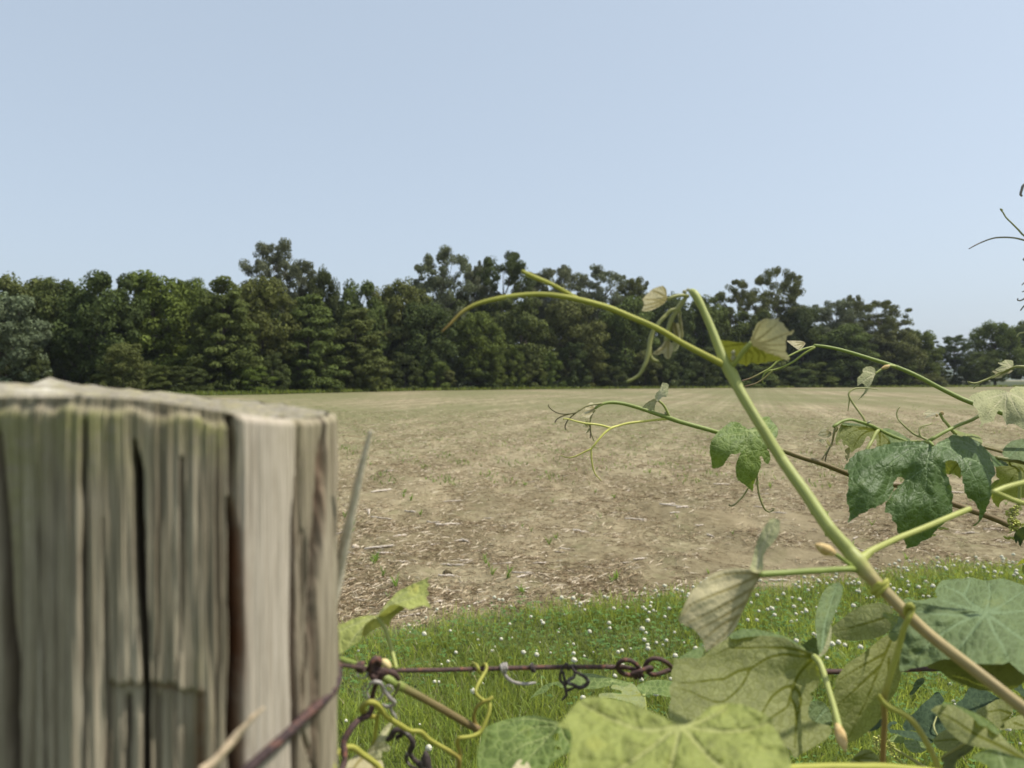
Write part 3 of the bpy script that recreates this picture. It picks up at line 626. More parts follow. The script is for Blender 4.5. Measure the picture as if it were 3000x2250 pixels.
T(2580, 884, 75, 'airy', 1, OLIVE, 'last rounded open crown before the skyline falls on the right', 4)
T(2460, 945, 105, 'dense', 1, GREEN, 'green tree at the field edge below the loose grey top', -1)
T(2610, 960, 85, 'dense', 2, OLIVE, 'olive tree behind the thin vine shoot on the right', 0)
T(2695, 960, 60, 'dense', 3, BRIGHT, 'bright sloping tree at the right end of the woods', 2)
T(2795, 985, 50, 'airy', 1, DARK, 'small thin dark tree standing alone in the sky gap', 4)
T(2915, 938, 72, 'dense', 2, BRIGHT, 'tall green tree right of the sky gap', 3)
T(3030, 930, 92, 'dense', 3, GREEN, 'tree cut off by the right edge of the photo', 6)
T(2872, 1025, 52, 'dense', 4, GREEN, 'lower green tree at the right side of the sky gap', -2)
T(3130, 950, 110, 'dense', 0, GREEN, 'dense tree beyond the right edge of the photo', 4)
T(2750, 1062, 46, 'shrub', 1, GREY, 'low hazy bush at the left side of the sky gap', 40); T(2800, 1050, 40, 'shrub', 2, DARK, 'dark bush around the foot of the small thin tree', 3); T(2848, 1072, 44, 'shrub', 0, GREY, 'low hazy bush right of the small thin tree', 46)
for i in range(12):                                            # woods going on beyond the left of the view
    tree(-330 - i * 105, 800 + tr_r.uniform(-25, 30), tr_r.uniform(95, 130), 'dense', i % 5, [GREEN, OLIVE, DARK][i % 3], 'dense tree of the woods beyond the left edge of the photo', tr_r.uniform(0, 8), 'trees beyond the left edge')
for i in range(24):                                            # second rank that closes the gaps behind
    px = -150 + i * 118 + tr_r.uniform(-30, 30)
    if px > 2690: continue
    lo = float(np.interp(px, [0, 500, 800, 1120, 1300, 1600, 2000, 2400, 2700], [850, 840, 845, 880, 850, 865, 905, 945, 1010]))
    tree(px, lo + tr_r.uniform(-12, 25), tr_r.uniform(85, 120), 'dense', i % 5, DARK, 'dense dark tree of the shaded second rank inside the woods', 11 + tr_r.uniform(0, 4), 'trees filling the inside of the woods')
for i in range(46):
    px = -140 + i * 63 + tr_r.uniform(-20, 20)
    if 150 < px < 260 or 2715 < px < 2760 or 2835 < px < 2870: continue
    tree(px, 1040 + tr_r.uniform(-45, 40) + (20 if px > 2650 else 0), tr_r.uniform(42, 78), 'shrub', i % 3, [GREEN, DARK, OLIVE, BRIGHT, DARK][tr_r.randrange(5)], 'leafy shrub at the foot of the woods along the field edge', -5.5 + tr_r.uniform(-1, 3), 'shrubs along the foot of the woods')
for i in range(40):
    px = -160 + i * 73 + tr_r.uniform(-20, 20)
    if px > 2690 and not 2900 < px: continue
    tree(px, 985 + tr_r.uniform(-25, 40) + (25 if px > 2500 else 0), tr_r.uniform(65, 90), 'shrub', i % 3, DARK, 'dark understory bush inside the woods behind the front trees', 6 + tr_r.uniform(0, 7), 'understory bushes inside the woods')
# woodland floor and a strip of uncut grass at its edge
xs = np.linspace(-500, 3500, 80); fr = np.array([P(p_, HZ, wood_d(p_) - 9)[:2] for p_ in xs]); bk = np.array([P(p_, HZ, wood_d(p_) + 420)[:2] for p_ in xs]); n = len(xs)
V = np.concatenate((np.c_[fr, np.full(n, .03)], np.c_[bk, np.full(n, .03)])); F = np.array([(i, i + 1, n + i + 1, n + i) for i in range(n - 1)])
tag(link('woodland_floor', make_mesh('woodland_floor', V, F, rough_mat('leaf litter floor', (.035, .045, .015), (.06, .07, .02), .8, .95, .02))), kind='structure')
x = []; 
for i in range(9000):
    p_ = rng.uniform(-300, 3300); d = wood_d(p_) - 9.2 + rng.uniform(0, 2.4); q = P(p_, HZ, d); x.append((q[0], q[1]))
x = np.array(x); n = len(x)
V, F, t = blades(x[:, 0], x[:, 1], np.zeros(n), rng.uniform(.15, .5, n), rng.uniform(.05, .14, n), rng.uniform(.1, .6, n), rng.uniform(0, 6.28, n), rng, rng.uniform(0, .35, n))
tag(link('margin_grass', make_mesh('margin_grass', V, F, M_GRASS, {'tint': t})), 'dark line of uncut grass along the foot of the woods', 'grass', kind='stuff')
# far wooded ridge seen through the gap on the right
xs = np.linspace(-2600, 3600, 240); hh = 26 + 16 * vnoise(xs / 420, xs * 0, 51) + 5 * vnoise(xs / 90, xs * 0, 52); n = len(xs)
V = np.concatenate((np.c_[xs, np.full(n, 2300.), np.full(n, -3.)], np.c_[xs, 2500 + 0 * xs, hh], np.c_[xs, 3100 + 0 * xs, np.full(n, -3.)]))
F = np.array([(i, i + 1, n + i + 1, n + i) for i in range(n - 1)] + [(n + i, n + i + 1, 2 * n + i + 1, 2 * n + i) for i in range(n - 1)])
tag(link('hills', make_mesh('hills', V, F, rough_mat('distant woodland', (.05, .075, .03), (.08, .10, .04), .02, .95, .5))), kind='structure')

# thin even haze in the air over the whole field
V = np.array([(x_, y_, z_) for z_ in (-4.2, 62) for y_ in (-5100, 5100) for x_ in (-5100, 5100)], float)
hb = NB('summer haze'); vp = hb.n('VolumePrincipled'); vp.inputs['Color'].default_value = (.86, .93, 1, 1); vp.inputs['Density'].default_value = .00016; vp.inputs['Anisotropy'].default_value = .2
hb.t.links.new(vp.outputs[0], hb.out.inputs['Volume'])
tag(link('haze', make_mesh('haze', V, np.array([(0, 2, 3, 1), (4, 5, 7, 6), (0, 1, 5, 4), (2, 6, 7, 3), (0, 4, 6, 2), (1, 3, 7, 5)]), hb.m, smooth=False)), kind='stuff')
# ================================================================== POST, WIRE, DEAD TENDRILS
J6 = C(500, 1130, 3.687); J7 = C(400, 1900, 3.687); K7 = C(950, 1880, 4.424); K8 = C(1350, 1900, 3.403); PO = C(0, 1050, 1.3827)
PX0, PY0, PR = -0.1476, 0.3283, 0.0712
ztop = tps([(px, pd, z) for px, pd, z in [(-2365, 3800, 1.3534), (-1720, 3900, 1.3432), (-1375, 3800, 1.3393), (-780, 3440, 1.3352), (-1286, 2650, 1.3438), (-1850, 2800, 1.3436), (-947, 2900, 1.3367), (-2150, 3200, 1.347)]])
def post_d(px, off=.002):
    k = (px - CX) / FPX; a = 1 + k * k; b_ = -2 * (k * PX0 + PY0); c = PX0 ** 2 + PY0 ** 2 - PR ** 2; q = b_ * b_ - 4 * a * c
    return (-b_ - math.sqrt(max(0, q))) / (2 * a) - off
def build_post():
    fi = np.concatenate((np.linspace(-98, 98, 880), np.linspace(98, 262, 40)[1:-1])); fi = np.radians(fi); na = len(fi)
    base = math.atan2(-PY0, -PX0)                                  # direction from the axis to the camera
    an = base + fi; ca, sa = np.cos(an), np.sin(an)
    t = np.concatenate((np.geomspace(.0006, .012, 14), np.linspace(.012, .23, 215)[1:], np.linspace(.23, 1.5, 40)[1:])); nt_ = len(t)
    A, D = np.meshgrid(np.arange(na), t); a = an[A]; f = fi[A]
    zt = ztop(np.c_[(PX0 + PR * np.cos(a)).ravel() * 1e4, (PY0 + PR * np.sin(a)).ravel() * 1e4]).reshape(a.shape)
    Z = zt - D; rr_ = np.full(a.shape, PR)
    P0 = np.stack((PX0 + PR * np.cos(a), PY0 + PR * np.sin(a), Z), 2).reshape(-1, 3); px, py = project(P0); px = px.reshape(a.shape); py = py.reshape(a.shape)
    vis = np.abs(f) < 1.72
    crack_and_shade = np.zeros(a.shape); rust = np.zeros(a.shape); moss = np.zeros(a.shape); pale = np.zeros(a.shape)
    wob = vnoise(f * 5, Z * 30, 61) * 9 + vnoise(f * 18, Z * 95, 62) * 4.5 + vnoise(f * 40, Z * 300, 60) * 2
    wob = wob * .5 * np.clip(np.cos(f), .12, 1)
    def groove(pts, wd, depth, ru=0.0, soft=1.0):
        nonlocal rr_, crack_and_shade, rust
        q = np.array([(p[1], p[0], p[2] if len(p) > 2 else 1) for p in pts], float)
        xc = np.interp(py, q[:, 0], q[:, 1]); am = np.interp(py, q[:, 0], q[:, 2], left=0, right=q[-1, 2]) * vis
        g = np.exp(-(np.abs(px + wob - xc) / (wd * .62 * (.5 + .5 * am) + .5)) ** (3.6 / soft)) * np.minimum(am, 1)
        depth = depth * (.75 if wd < 15 else .9)
        rr_ -= depth * g; crack_and_shade = np.maximum(crack_and_shade, g ** .55 * min(1, depth / .006)); rust = np.maximum(rust, ru * am * np.exp(-((px + wob - xc - wd * .3) / (wd * .8)) ** 2))
    G = lambda c, pts: [tuple(q) for q in c(pts)]
    # deep drying cracks (photo pixel, strength)
    groove(G(PO, [(545, 330, .1), (560, 460, 1), (570, 700, 1), (575, 1000, .8), (590, 1330, .7)]), 20, .013)
    groove(G(PO, [(930, 560, .2), (945, 700, .8), (945, 1000, 1), (955, 1200, 1), (945, 1500, .9), (950, 1659, .8)]), 24, .013, 1.0)
    groove(G(PO, [(1195, 480, .2), (1190, 640, .8), (1185, 900, 1), (1180, 1200, 1), (1185, 1440, .8), (1190, 1659, .8)]), 17, .012, .3)
    groove(G(PO, [(1305, 230, .2), (1300, 330, .5), (1290, 520, .9), (1275, 750, .9), (1265, 950, .7), (1270, 1200, .4)]), 14, .008, .35)
    groove(G(PO, [(1215, 260, .2), (1215, 420, .6), (1225, 700, .4)]), 10, .004)
    groove(G(PO, [(5, 300, .5), (15, 700, .8), (35, 1000, 1), (50, 1250, 1), (45, 1450, 1), (60, 1659, 1)]), 26, .013, .2)
    groove(G(PO, [(350, 250, .7), (345, 500, .9), (355, 620, .4), (345, 800, .9), (350, 1100, .6), (345, 1659, .4)]), 12, .006, .1)
    groove(G(PO, [(150, 420, .3), (150, 620, .8), (160, 900, .7), (180, 1200, .5), (195, 1659, .6)]), 11, .005)
    groove(G(PO, [(740, 400, .5), (745, 650, .8), (735, 900, .5), (720, 1300, .2)]), 13, .005)
    groove(G(PO, [(660, 380, .3), (655, 600, .5), (640, 900, .6), (630, 1300, .4)]), 9, .004)
    groove(G(PO, [(420, 650, .2), (425, 1000, .7), (425, 1659, .9)]), 10, .005)
    groove(G(PO, [(875, 350, .2), (880, 800, .6), (885, 1200, .6), (870, 1659, .4)]), 10, .004)
    groove(G(PO, [(1235, 700, .2), (1250, 1100, .6), (1225, 1500, .7), (1270, 1659, .9)]), 9, .005, .2)
    groove(G(PO, [(930, 230, .9), (935, 400, .7), (935, 620, .3)]), 18, .006)
    # broken out notch low on the face
    c0 = (400, 2005); nx0, nx1, ny0 = 312, 600, 2008 ; inb = np.clip((px + wob - nx0) / 10, 0, 1) * np.clip((nx1 - px - wob) / 8, 0, 1) * np.clip((py + vnoise(f * 40, f * 0, 63) * 14 - ny0 - (px - 420) * .09) / 9, 0, 1) * vis
    rr_ -= .0026 * inb; rust = np.maximum(rust, .85 * np.clip(1 - np.abs(px + wob - 592) / 22, 0, 1) * np.clip((py - 2010) / 20, 0, 1) * vis); rust = np.maximum(rust, .7 * np.clip(1 - np.abs(py - 2016 - (px - 420) * .09) / 12, 0, 1) * inb)
    groove([(372, 2040, 0), (370, 2060, 1), (368, 2250, .8)], 14, .005); groove([(470, 2040, 0), (470, 2060, .6), (470, 2250, .7)], 14, .004)
    # facets, ribs and fibre
    rr_ += .0018 * np.clip((px - 690) / 20, 0, 1) * np.clip((860 - px) / 30, 0, 1) * vis
    calm = 1 - .75 * np.clip((px - 690) / 25, 0, 1) * np.clip((860 - px) / 30, 0, 1)
    rr_ += calm * (.0016 * vnoise(f * 5.2, Z * 4, 64) + .0007 * vnoise(f * 15, Z * 9, 65) + .0007 * vnoise(f * 46, Z * 22, 66) + .0005 * vnoise(f * 120, Z * 30, 67) + .0004 * vnoise(f * 260, Z * 45, 59))
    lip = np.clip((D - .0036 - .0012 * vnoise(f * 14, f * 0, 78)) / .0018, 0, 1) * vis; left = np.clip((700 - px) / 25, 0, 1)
    rr_ -= .0020 * (1 - lip) * left; crack_and_shade = np.maximum(crack_and_shade, .13 * (1 - lip) * left)  # shade of the recessed band under the rim, painted in with crack colour
    rr_ -= .0040 * np.clip(1 - D / .0035, 0, 1) ** 2.2 * (1 - left)
    moss = np.clip((1.15 - D / (.026 + .02 * vnoise(f * 5, f * 0, 70))), 0, 1) * np.clip(.72 + .7 * vnoise(f * 9, Z * 45, 69), 0, 1) * (1 - .8 * np.clip((px - 690) / 30, 0, 1))
    moss = np.maximum(moss, np.clip(vnoise(f * 7, Z * 9, 71) - .08, 0, 1) * 1.2 * np.clip((1 - D / .16), .1, 1) * np.clip((690 - px) / 60, 0, 1)); moss = moss * (1 - .8 * (1 - lip) * left)
    pale = np.clip((px - 685) / 18, 0, 1) * np.clip((875 - px) / 26, 0, 1) * vis
    side = np.stack((PX0 + rr_ * np.cos(a), PY0 + rr_ * np.sin(a), Z), 2).reshape(-1, 3)
    # weathered end grain on top
    fr = np.linspace(1, .02, 60)[1:]; top = []; ta = []
    for k in fr:
        X = PX0 + k * (rr_[0] * np.cos(an)); Y = PY0 + k * (rr_[0] * np.sin(an)); z = ztop(np.c_[X * 1e4, Y * 1e4])
        q = (X - PX0) * math.cos(base) + (Y - PY0) * math.sin(base)                     # towards the camera
        ramp_ = np.clip((q - .013 - .003 * vnoise(X * 60, Y * 60, 72)) / .0018, 0, 1)
        z = z - .0008 * ramp_ + .0015 * vnoise(X * 130, Y * 130, 73) + .0008 * vnoise(X * 420, Y * 420, 74) - .0006 * (1 - k) ** .2
        for (bx, bd, rd, hh) in ((-.211, .352, .011, .0022), (-.200, .352, .007, .0020), (-.178, .355, .014, .0012), (-.142, .352, .018, .0010)):
            z += hh * np.exp(-((X - bx) ** 2 + (Y - bd) ** 2) / rd ** 2)
        top.append(np.stack((X, Y, z), 1)); gz = np.zeros(na)
        for (gx, gy, sx_, sy_) in ((-.183, .312, .013, .008), (-.150, .309, .010, .0035), (-.213, .352, .008, .008), (-.20, .325, .010, .008)): gz = np.maximum(gz, np.exp(-((X - gx) / sx_) ** 4 - ((Y - gy) / sy_) ** 4))
        ta.append(gz * np.clip(.75 + 1.2 * vnoise(X * 110, Y * 90, 75), .1, 1))
    n0 = len(side); V = np.concatenate([side] + top); i = np.arange(nt_ - 1)[:, None] * na; k = np.arange(na)[None]; k2 = (k + 1) % na
    F1 = np.stack((i + k, i + na + k, i + na + k2, i + k2), 2).reshape(-1, 4)
    m = len(fr); i = n0 + np.arange(m - 1)[:, None] * na; F2 = np.stack((i + k, i + k2, i + na + k2, i + na + k), 2)[:, :, ::-1].reshape(-1, 4)
    F3 = np.stack((np.arange(na), np.roll(np.arange(na), -1), n0 + np.roll(np.arange(na), -1), n0 + np.arange(na)), 1)
    F3 = F3[:, ::1]; zt_ = np.zeros(m * na)
    at = {'crack_and_shade': np.concatenate((crack_and_shade.ravel(), zt_)), 'rust': np.concatenate((rust.ravel(), zt_)), 'moss': np.concatenate((moss.ravel(), zt_ + .5)), 'pale': np.concatenate((pale.ravel(), zt_)), 'top': np.concatenate((np.zeros(n0), zt_ + 1)), 'grain': np.concatenate((zt_[:0], np.zeros(n0), np.concatenate(ta))),
          'luv': np.concatenate((np.stack(((f * PR).ravel(), Z.ravel(), np.zeros(n0)), 1), np.concatenate(top)))}
    b = NB('weathered grey post wood'); luv = b.attr('luv', True)
    fib = b.noise(b.mapping(luv, (260, 9, 260)), 1, 5, .62); fine = b.noise(b.mapping(luv, (1100, 30, 1100)), 1, 3, .6); blo = b.noise(b.mapping(luv, (26, 16, 26)), 1, 4, .6)
    c = b.ramp(fib, [(.22, (.152, .120, .082)), (.42, (.288, .244, .170)), (.6, (.405, .350, .255)), (.82, (.535, .472, .36))])
    c = b.mix(b.mr(blo, .4, .7, 0, .5), c, (.25, .215, .14))
    stk = b.noise(b.mapping(luv, (120, 3.5, 120)), 1, 3, .5); c = b.mix(b.mr(stk, .48, .64, 0, .6), c, (.17, .135, .095)); c = b.mix(b.mr(stk, .30, .42, .45, 0), c, (.40, .37, .26))
    c = b.mix(b.mr(fine, .48, .68, 0, .5), c, (.13, .10, .07))
    c = b.mix(b.math('MULTIPLY', b.attr('pale'), b.mr(fib, .25, .5, .55, .95)), c, b.mix(b.mr(fine, .35, .65), (.36, .305, .235), (.53, .460, .370)))
    c = b.mix(b.math('MULTIPLY', b.attr('moss'), b.mr(b.noise(luv, 190, 4, .7), .33, .58, .25, 1)), c, b.mix(b.noise(luv, 260, 4), (.17, .165, .045), (.36, .345, .16)))
    c = b.mix(b.math('MULTIPLY', b.attr('crack_and_shade'), .85), c, (.070, .045, .036))  # dark wood in the cracks, plus the painted shade below the rim
    c = b.mix(b.math('MULTIPLY', b.attr('rust'), b.mr(b.noise(b.mapping(luv, (90, 24, 90)), 1, 4), .35, .6, .15, .95)), c, (.17, .060, .020))
    c = b.mix(b.math('MULTIPLY', b.attr('top'), b.mr(b.noise(luv, 150, 5, .7), .36, .6, .15, .9)), c, b.mix(b.noise(luv, 420, 3), (.17, .15, .12), (.33, .30, .235)))
    c = b.mix(b.attr('grain'), c, b.mix(b.noise(luv, 220, 3), (.40, .36, .28), (.70, .66, .55)))
    h = b.math('ADD', b.math('MULTIPLY', fib, .7), b.math('MULTIPLY', fine, .35))
    m_ = b.done(b.principled(c, .88, .15, b.bump(h, .0014, .9)))
    e = empty('wooden_post', (PX0, PY0, 0), 'weathered grey wooden post with deep cracks and mossy top in the left foreground', 'post')
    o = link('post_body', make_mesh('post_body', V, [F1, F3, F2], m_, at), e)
    mw = rough_mat('split wood', (.60, .54, .42), (.44, .38, .28), 300, .85, .0006); mp = rough_mat('fresh split wood', (.60, .47, .31), (.48, .36, .23), 300, .8, .0005)
    tb = TubeB(); tb.px([(955, 1850), (975, 1760), (1000, 1640), (1030, 1500), (1058, 1370), (1086, 1262)], (.345, .33), (17, 16, 15, 14, 11, 5), sides=7, lump=.35); tb.build('splinter', mw, e)['label'] = 'grey splinter peeling up beside the post'
    tb = TubeB(); tb.px(J7([(700, 1330), (820, 1240), (960, 1080), (1110, 910), (1240, 760), (1380, 640)]), (.252, .258, .262), (15, 14, 13, 11, 9, 3), sides=7, lump=.35); tb.build('splinter', mp, e)['label'] = 'pale straw coloured splinter low on the post front'
    return e
build_post()
M_RUST = rough_mat('rusted fence wire', (.105, .060, .050), (.050, .033, .032), 420, .75, .0006, .25, (.20, .085, .055))
M_DEAD = rough_mat('dead tendril wood', (.085, .065, .058), (.040, .030, .030), 500, .8, .0005, .25, (.20, .18, .165))
M_GREYT = rough_mat('silvery dead tendril', (.42, .39, .35), (.22, .19, .175), 400, .75, .0004, .3)
we = empty('trellis_wire', tuple(P(975, 1945, .36)), 'rusty trellis wire stretched from the post with a linked knot, running right behind the leaves', 'wire')
tb = TubeB(); tb.px([(965, 1943), (1010, 1950), (1090, 1960), (1200, 1964), (1400, 1960), (1600, 1955), (1760, 1954), (1836, 1955)], (.355, .40, .46, .50, .52, .53, .54, .545), (6, 6, 6.2, 6.4, 6.5, 6.6, 6.8, 6.8)); tb.build('strand', M_RUST, we)
tb = TubeB(); tb.px([(2000, 1955), (2200, 1960), (2430, 1968), (2600, 1963), (2760, 1959), (3000, 1955), (3500, 1950), (5200, 1940)], (.56, .60, .62, .64, .66, .7, .8, 1.0), (7, 7.5, 8, 7, 7, 7, 7, 6)); tb.build('strand', M_RUST, we)
tb = TubeB()
tb.px(K8([(1480, 190), (1600, 185), (1680, 195), (1760, 225), (1800, 235), (1760, 262), (1680, 265), (1600, 240), (1565, 195), (1580, 140), (1640, 115), (1710, 130), (1770, 185), (1800, 240)]), (.545, .543, .54, .54, .545, .55, .548, .545, .543, .536, .534, .536, .54, .548), 6.6, step=3)
tb.px(K8([(1700, 255), (1790, 225), (1880, 190), (1905, 200), (1850, 215), (1840, 170), (1880, 115), (1960, 100), (2050, 140), (2110, 195), (2150, 215)]), (.535, .533, .535, .542, .548, .545, .541, .54, .543, .55, .556), 6.6, step=3)
tb.px(K8([(1850, 190), (1870, 235), (1920, 260), (2000, 245), (2080, 215), (2130, 205)]), (.555, .553, .552, .553, .555, .558), 6.8, step=3)
tb.coil(P(1868, 1972, .543), (1, -.1, .3), .0030, .0012, 2.4, .006); tb.build('knot', M_RUST, we)
tb = TubeB()
wp = [(990, 1940), (994, 1962), (992, 1990), (980, 2018), (948, 2052), (895, 2098), (845, 2146), (790, 2196), (735, 2246), (660, 2310), (560, 2390), (420, 2480), (250, 2560), (60, 2620), (-80, 2640)]
tb.px(wp, [.352, .350, .346, .336] + [post_d(q[0], .0030) for q in wp[4:]], (8, 9, 10.5, 12, 13.5, 14.5, 15, 15.5, 16, 16, 16, 16, 15, 14, 13)); tb.build('post_wrap', rough_mat('dark rusted wire', (.075, .048, .045), (.045, .030, .030), 420, .75, .0006, .25, (.13, .065, .05)), we)
tb = TubeB()
tb.coil(P(1057, 1954, .44), (1, 0, -.15), .0022, .0013, 2.6, .0032); tb.coil(P(1099, 1950, .455), (1, .1, -.3), .0036, .0021, 2.3, .0042, phase=1.0)
tb.px(K7([(650, 420), (600, 350), (620, 260), (670, 225), (710, 270), (690, 350), (650, 420), (640, 470), (700, 490), (760, 420), (840, 390), (910, 420), (950, 470), (965, 490)]), (.452, .446, .445, .446, .45, .456, .458, .456, .452, .45, .45, .452, .455, .457), (9, 9, 9, 9, 9, 9, 10, 9, 9, 9, 9, 9, 8, 6), step=3)
tb.px(K7([(640, 470), (610, 430), (590, 390), (640, 380), (700, 400), (690, 460), (640, 500)]), (.449, .448, .449, .45, .452, .451, .45), 9, step=3); tb.build('tie', M_RUST, we)
tb = TubeB(); tb.px(K7([(690, 500), (650, 600), (625, 700), (620, 800), (605, 900), (560, 960), (460, 1010), (390, 1070), (330, 1150), (270, 1250), (250, 1340), (265, 1450), (260, 1560), (230, 1640), (150, 1800), (60, 2000)]), (.45, .452, .455, .455, .453, .45, .445, .44, .437, .435, .433, .43, .428, .425, .415, .40), (6, 7, 7.5, 8, 8.5, 9, 9, 9.5, 10, 10, 9.5, 9, 9, 9, 9, 9)); tb.build('loose_end', M_RUST, we)
def dead(label, cat='dead tendril', mat=M_DEAD, tubes=(), coils=(), bl=None, at=(0, 0)):
    tb = TubeB()
    for t_ in tubes: tb.px(*t_, step=3)
    for c_ in coils: tb.coil(*c_)
    o = tb.build('dead_tendril', mat); return tag(o, label, cat, 'dead tendrils wrapped on the trellis wire')
dead('short silvery dead tendril coiled twice on the wire, its tail pointing right', mat=M_GREYT, tubes=[(K8([(415, 215), (440, 265), (490, 315), (560, 345), (650, 352), (745, 340)]), (.524, .522, .522, .524, .525, .526), (4, 5, 5, 5, 4.5, 3))], coils=[(P(1477, 1957, .523), (1, 0, .1), .0026, .0011, 2.2, .0036)])
dead('single small dead ring clasping the wire between the coiled tail and the looped tendril', coils=[(P(1560, 1956, .527), (1, 0, .2), .0025, .0010, 1.4, .0016)])
dead('looped dark dead tendril hanging from the wire like a bent hook', tubes=[(K8([(1075, 215), (1060, 155), (1035, 165), (1000, 230), (990, 310), (1030, 360), (1048, 420), (1050, 470), (1010, 512)]), (.53, .527, .526, .528, .53, .53, .53, .53, .53), (4, 4, 4, 4, 4, 4.5, 4.5, 4, 3)), (K8([(1020, 230), (1035, 310), (1055, 360)]), .531, 4), (K8([(1055, 420), (1100, 405), (1140, 388)]), .53, (4.5, 4, 3)),
    (K8([(1150, 215), (1115, 165), (1130, 220), (1190, 255), (1250, 295), (1268, 330), (1240, 370), (1180, 390), (1120, 360), (1068, 335), (1100, 300), (1130, 285), (1135, 235)]), (.532, .53, .526, .526, .527, .528, .528, .528, .529, .53, .531, .532, .533), (4, 4, 4, 4, 5, 6, 6, 6, 5, 5, 5, 4, 4))])
dead('tangle of grey dead tendrils hanging under the wire knot beside the post', mat=M_GREYT, tubes=[(K7([(590, 590), (600, 545), (660, 520), (720, 535), (760, 600), (810, 680), (870, 750), (910, 790), (870, 835), (800, 840), (760, 815)]), (.447, .445, .444, .446, .45, .452, .453, .455, .456, .458, .46), (4, 5, 6, 6, 6, 6, 6, 6, 5.5, 5, 4)), (K7([(850, 840), (880, 910), (920, 960), (940, 1010)]), .456, (5, 4, 3, 2)), (K7([(540, 540), (510, 600), (520, 700), (570, 760), (620, 770)]), .455, (2, 2.5, 2.5, 2.5, 2)), (K7([(600, 560), (560, 620), (570, 710), (640, 760), (720, 740), (760, 670), (740, 600)]), .46, (2, 2.5, 3, 3, 3, 2.5, 2)), (K7([(790, 580), (850, 570), (885, 610), (850, 660), (800, 640)]), .462, (2, 3, 3, 3, 2)), (K7([(420, 400), (440, 455), (490, 475), (540, 450), (560, 400)]), .446, 2)])
dead('dark knotted dead tendril hanging low below the wire, tipped with a dried bud', tubes=[(K7([(820, 1265), (870, 1230), (900, 1170), (960, 1135), (1010, 1150), (1000, 1200), (940, 1240)]), (.48, .478, .476, .476, .478, .48, .482), (8, 9, 9, 9, 8, 8, 6)), (K7([(990, 1150), (1070, 1190), (1130, 1270), (1150, 1340), (1110, 1420), (1140, 1500), (1200, 1560), (1260, 1600), (1330, 1640), (1340, 1760)]), (.478, .476, .475, .476, .478, .48, .48, .478, .476, .474), (6, 7, 8, 9, 8, 7, 7, 12, 16, 14)), (K7([(1090, 1450), (1060, 1510), (1080, 1570), (1140, 1620), (1200, 1637)]), .484, (8, 5, 4, 4, 3))])
bm = blob_mesh('dried_bud', [(P(1248, 2268, .472), P(1247, 2196, .47), 72 / 4.424 * .47 / FPX)], M_DEAD, lump=.25); tag(bm, 'dark round dried bud on the end of the low dead tendril', 'bud')
# ================================================================== GRAPE VINES
K1 = C(2450, 1230, 4.022); K2 = C(2650, 1000, 5.531); K3 = C(2600, 1650, 4.74); K4 = C(2500, 1900, 4.424); K5 = C(1950, 1780, 3.403); K6 = C(1960, 1480, 3.687)
J1 = C(2050, 1220, 5.53); J2 = C(1860, 800, 4.424); J3 = C(2350, 1150, 5.53); J4 = C(1590, 1100, 5.185); J8 = C(2820, 1380, 5.528)
A2 = C(950, 1650, 2.765); A4 = C(2250, 1550, 2.371); A5 = C(2350, 1000, 2.369); A6 = C(1250, 750, 2.949); A7 = C(1800, 750, 2.765); A8 = C(1550, 1100, 2.5525); B4 = C(2100, 700, 2.458); B5 = C(2700, 480, 3.317); B6 = C(950, 1350, 2.765)
M_MAT = leaf_mat('mature grape leaf', (.066, .110, .030), (.22, .27, .13), (.20, .30, .025), (.19, .26, .11), (.24, .27, .06), .30, .5, .0075, .36, .0007, .28, 0, 1.4, .04)
M_MID = leaf_mat('half grown grape leaf', (.135, .190, .048), (.27, .30, .14), (.30, .40, .04), (.32, .38, .13), (.26, .27, .07), .34, .5, .006, .45, .0008, .25)
M_LIGHT = leaf_mat('light young grape leaf', (.255, .285, .078), (.36, .36, .16), (.38, .42, .06), (.38, .395, .14), (.27, .26, .08), .32, .6, .0075, .15, .0012, .2, .2, 1.3, .22)
M_PALE = leaf_mat('downy young grape leaf', (.38, .38, .20), (.46, .41, .25), (.44, .41, .20), (.52, .49, .29), (.26, .22, .085), .27, .75, .0032, .25, .0005, .1, .3, 1.3)
M_BLUE = leaf_mat('bluish mature grape leaf', (.118, .158, .062), (.22, .22, .09), (.20, .24, .03), (.17, .23, .11), (.24, .26, .09), .22, .62, .006, .35, .0007, .14, 0, 1.7)
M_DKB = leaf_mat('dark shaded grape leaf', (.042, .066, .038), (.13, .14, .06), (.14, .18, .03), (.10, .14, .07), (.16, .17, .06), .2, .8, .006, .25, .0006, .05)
M_BACK = leaf_mat('backlit grape leaf', (.12, .17, .055), (.275, .285, .130), (.37, .41, .035), (.24, .3, .12), (.120, .130, .018), .40, .5, .0058, .42, .0006, .25, 0, 1.5)
M_LOW = leaf_mat('backlit downy leaf', (.14, .17, .06), (.20, .205, .07), (.145, .155, .02), (.24, .3, .12), (.11, .11, .015), .36, .6, .006, .3, .0005, .15, 0, 1.2)
M_YG = leaf_mat('yellow green leaf', (.40, .43, .125), (.42, .40, .14), (.46, .48, .09), (.46, .48, .18), (.27, .26, .06), .34, .6, .006, .3, .0005, .2, .2, 1.2)
M_TIP = leaf_mat('cream shoot tip', (.55, .49, .30), (.62, .55, .36), (.5, .44, .2), (.66, .6, .4), (.36, .30, .15), .25, .8, .003, .2, .0004, .1, .2)
M_STEM = stem_mat('vine shoot', (.335, .365, .100), (.42, .32, .14)); M_STEMG = stem_mat('green vine shoot', (.230, .285, .060), (.20, .115, .060)); M_TEND = stem_mat('yellow green tendril', (.36, .36, .060), (.32, .20, .06), .65, .5)
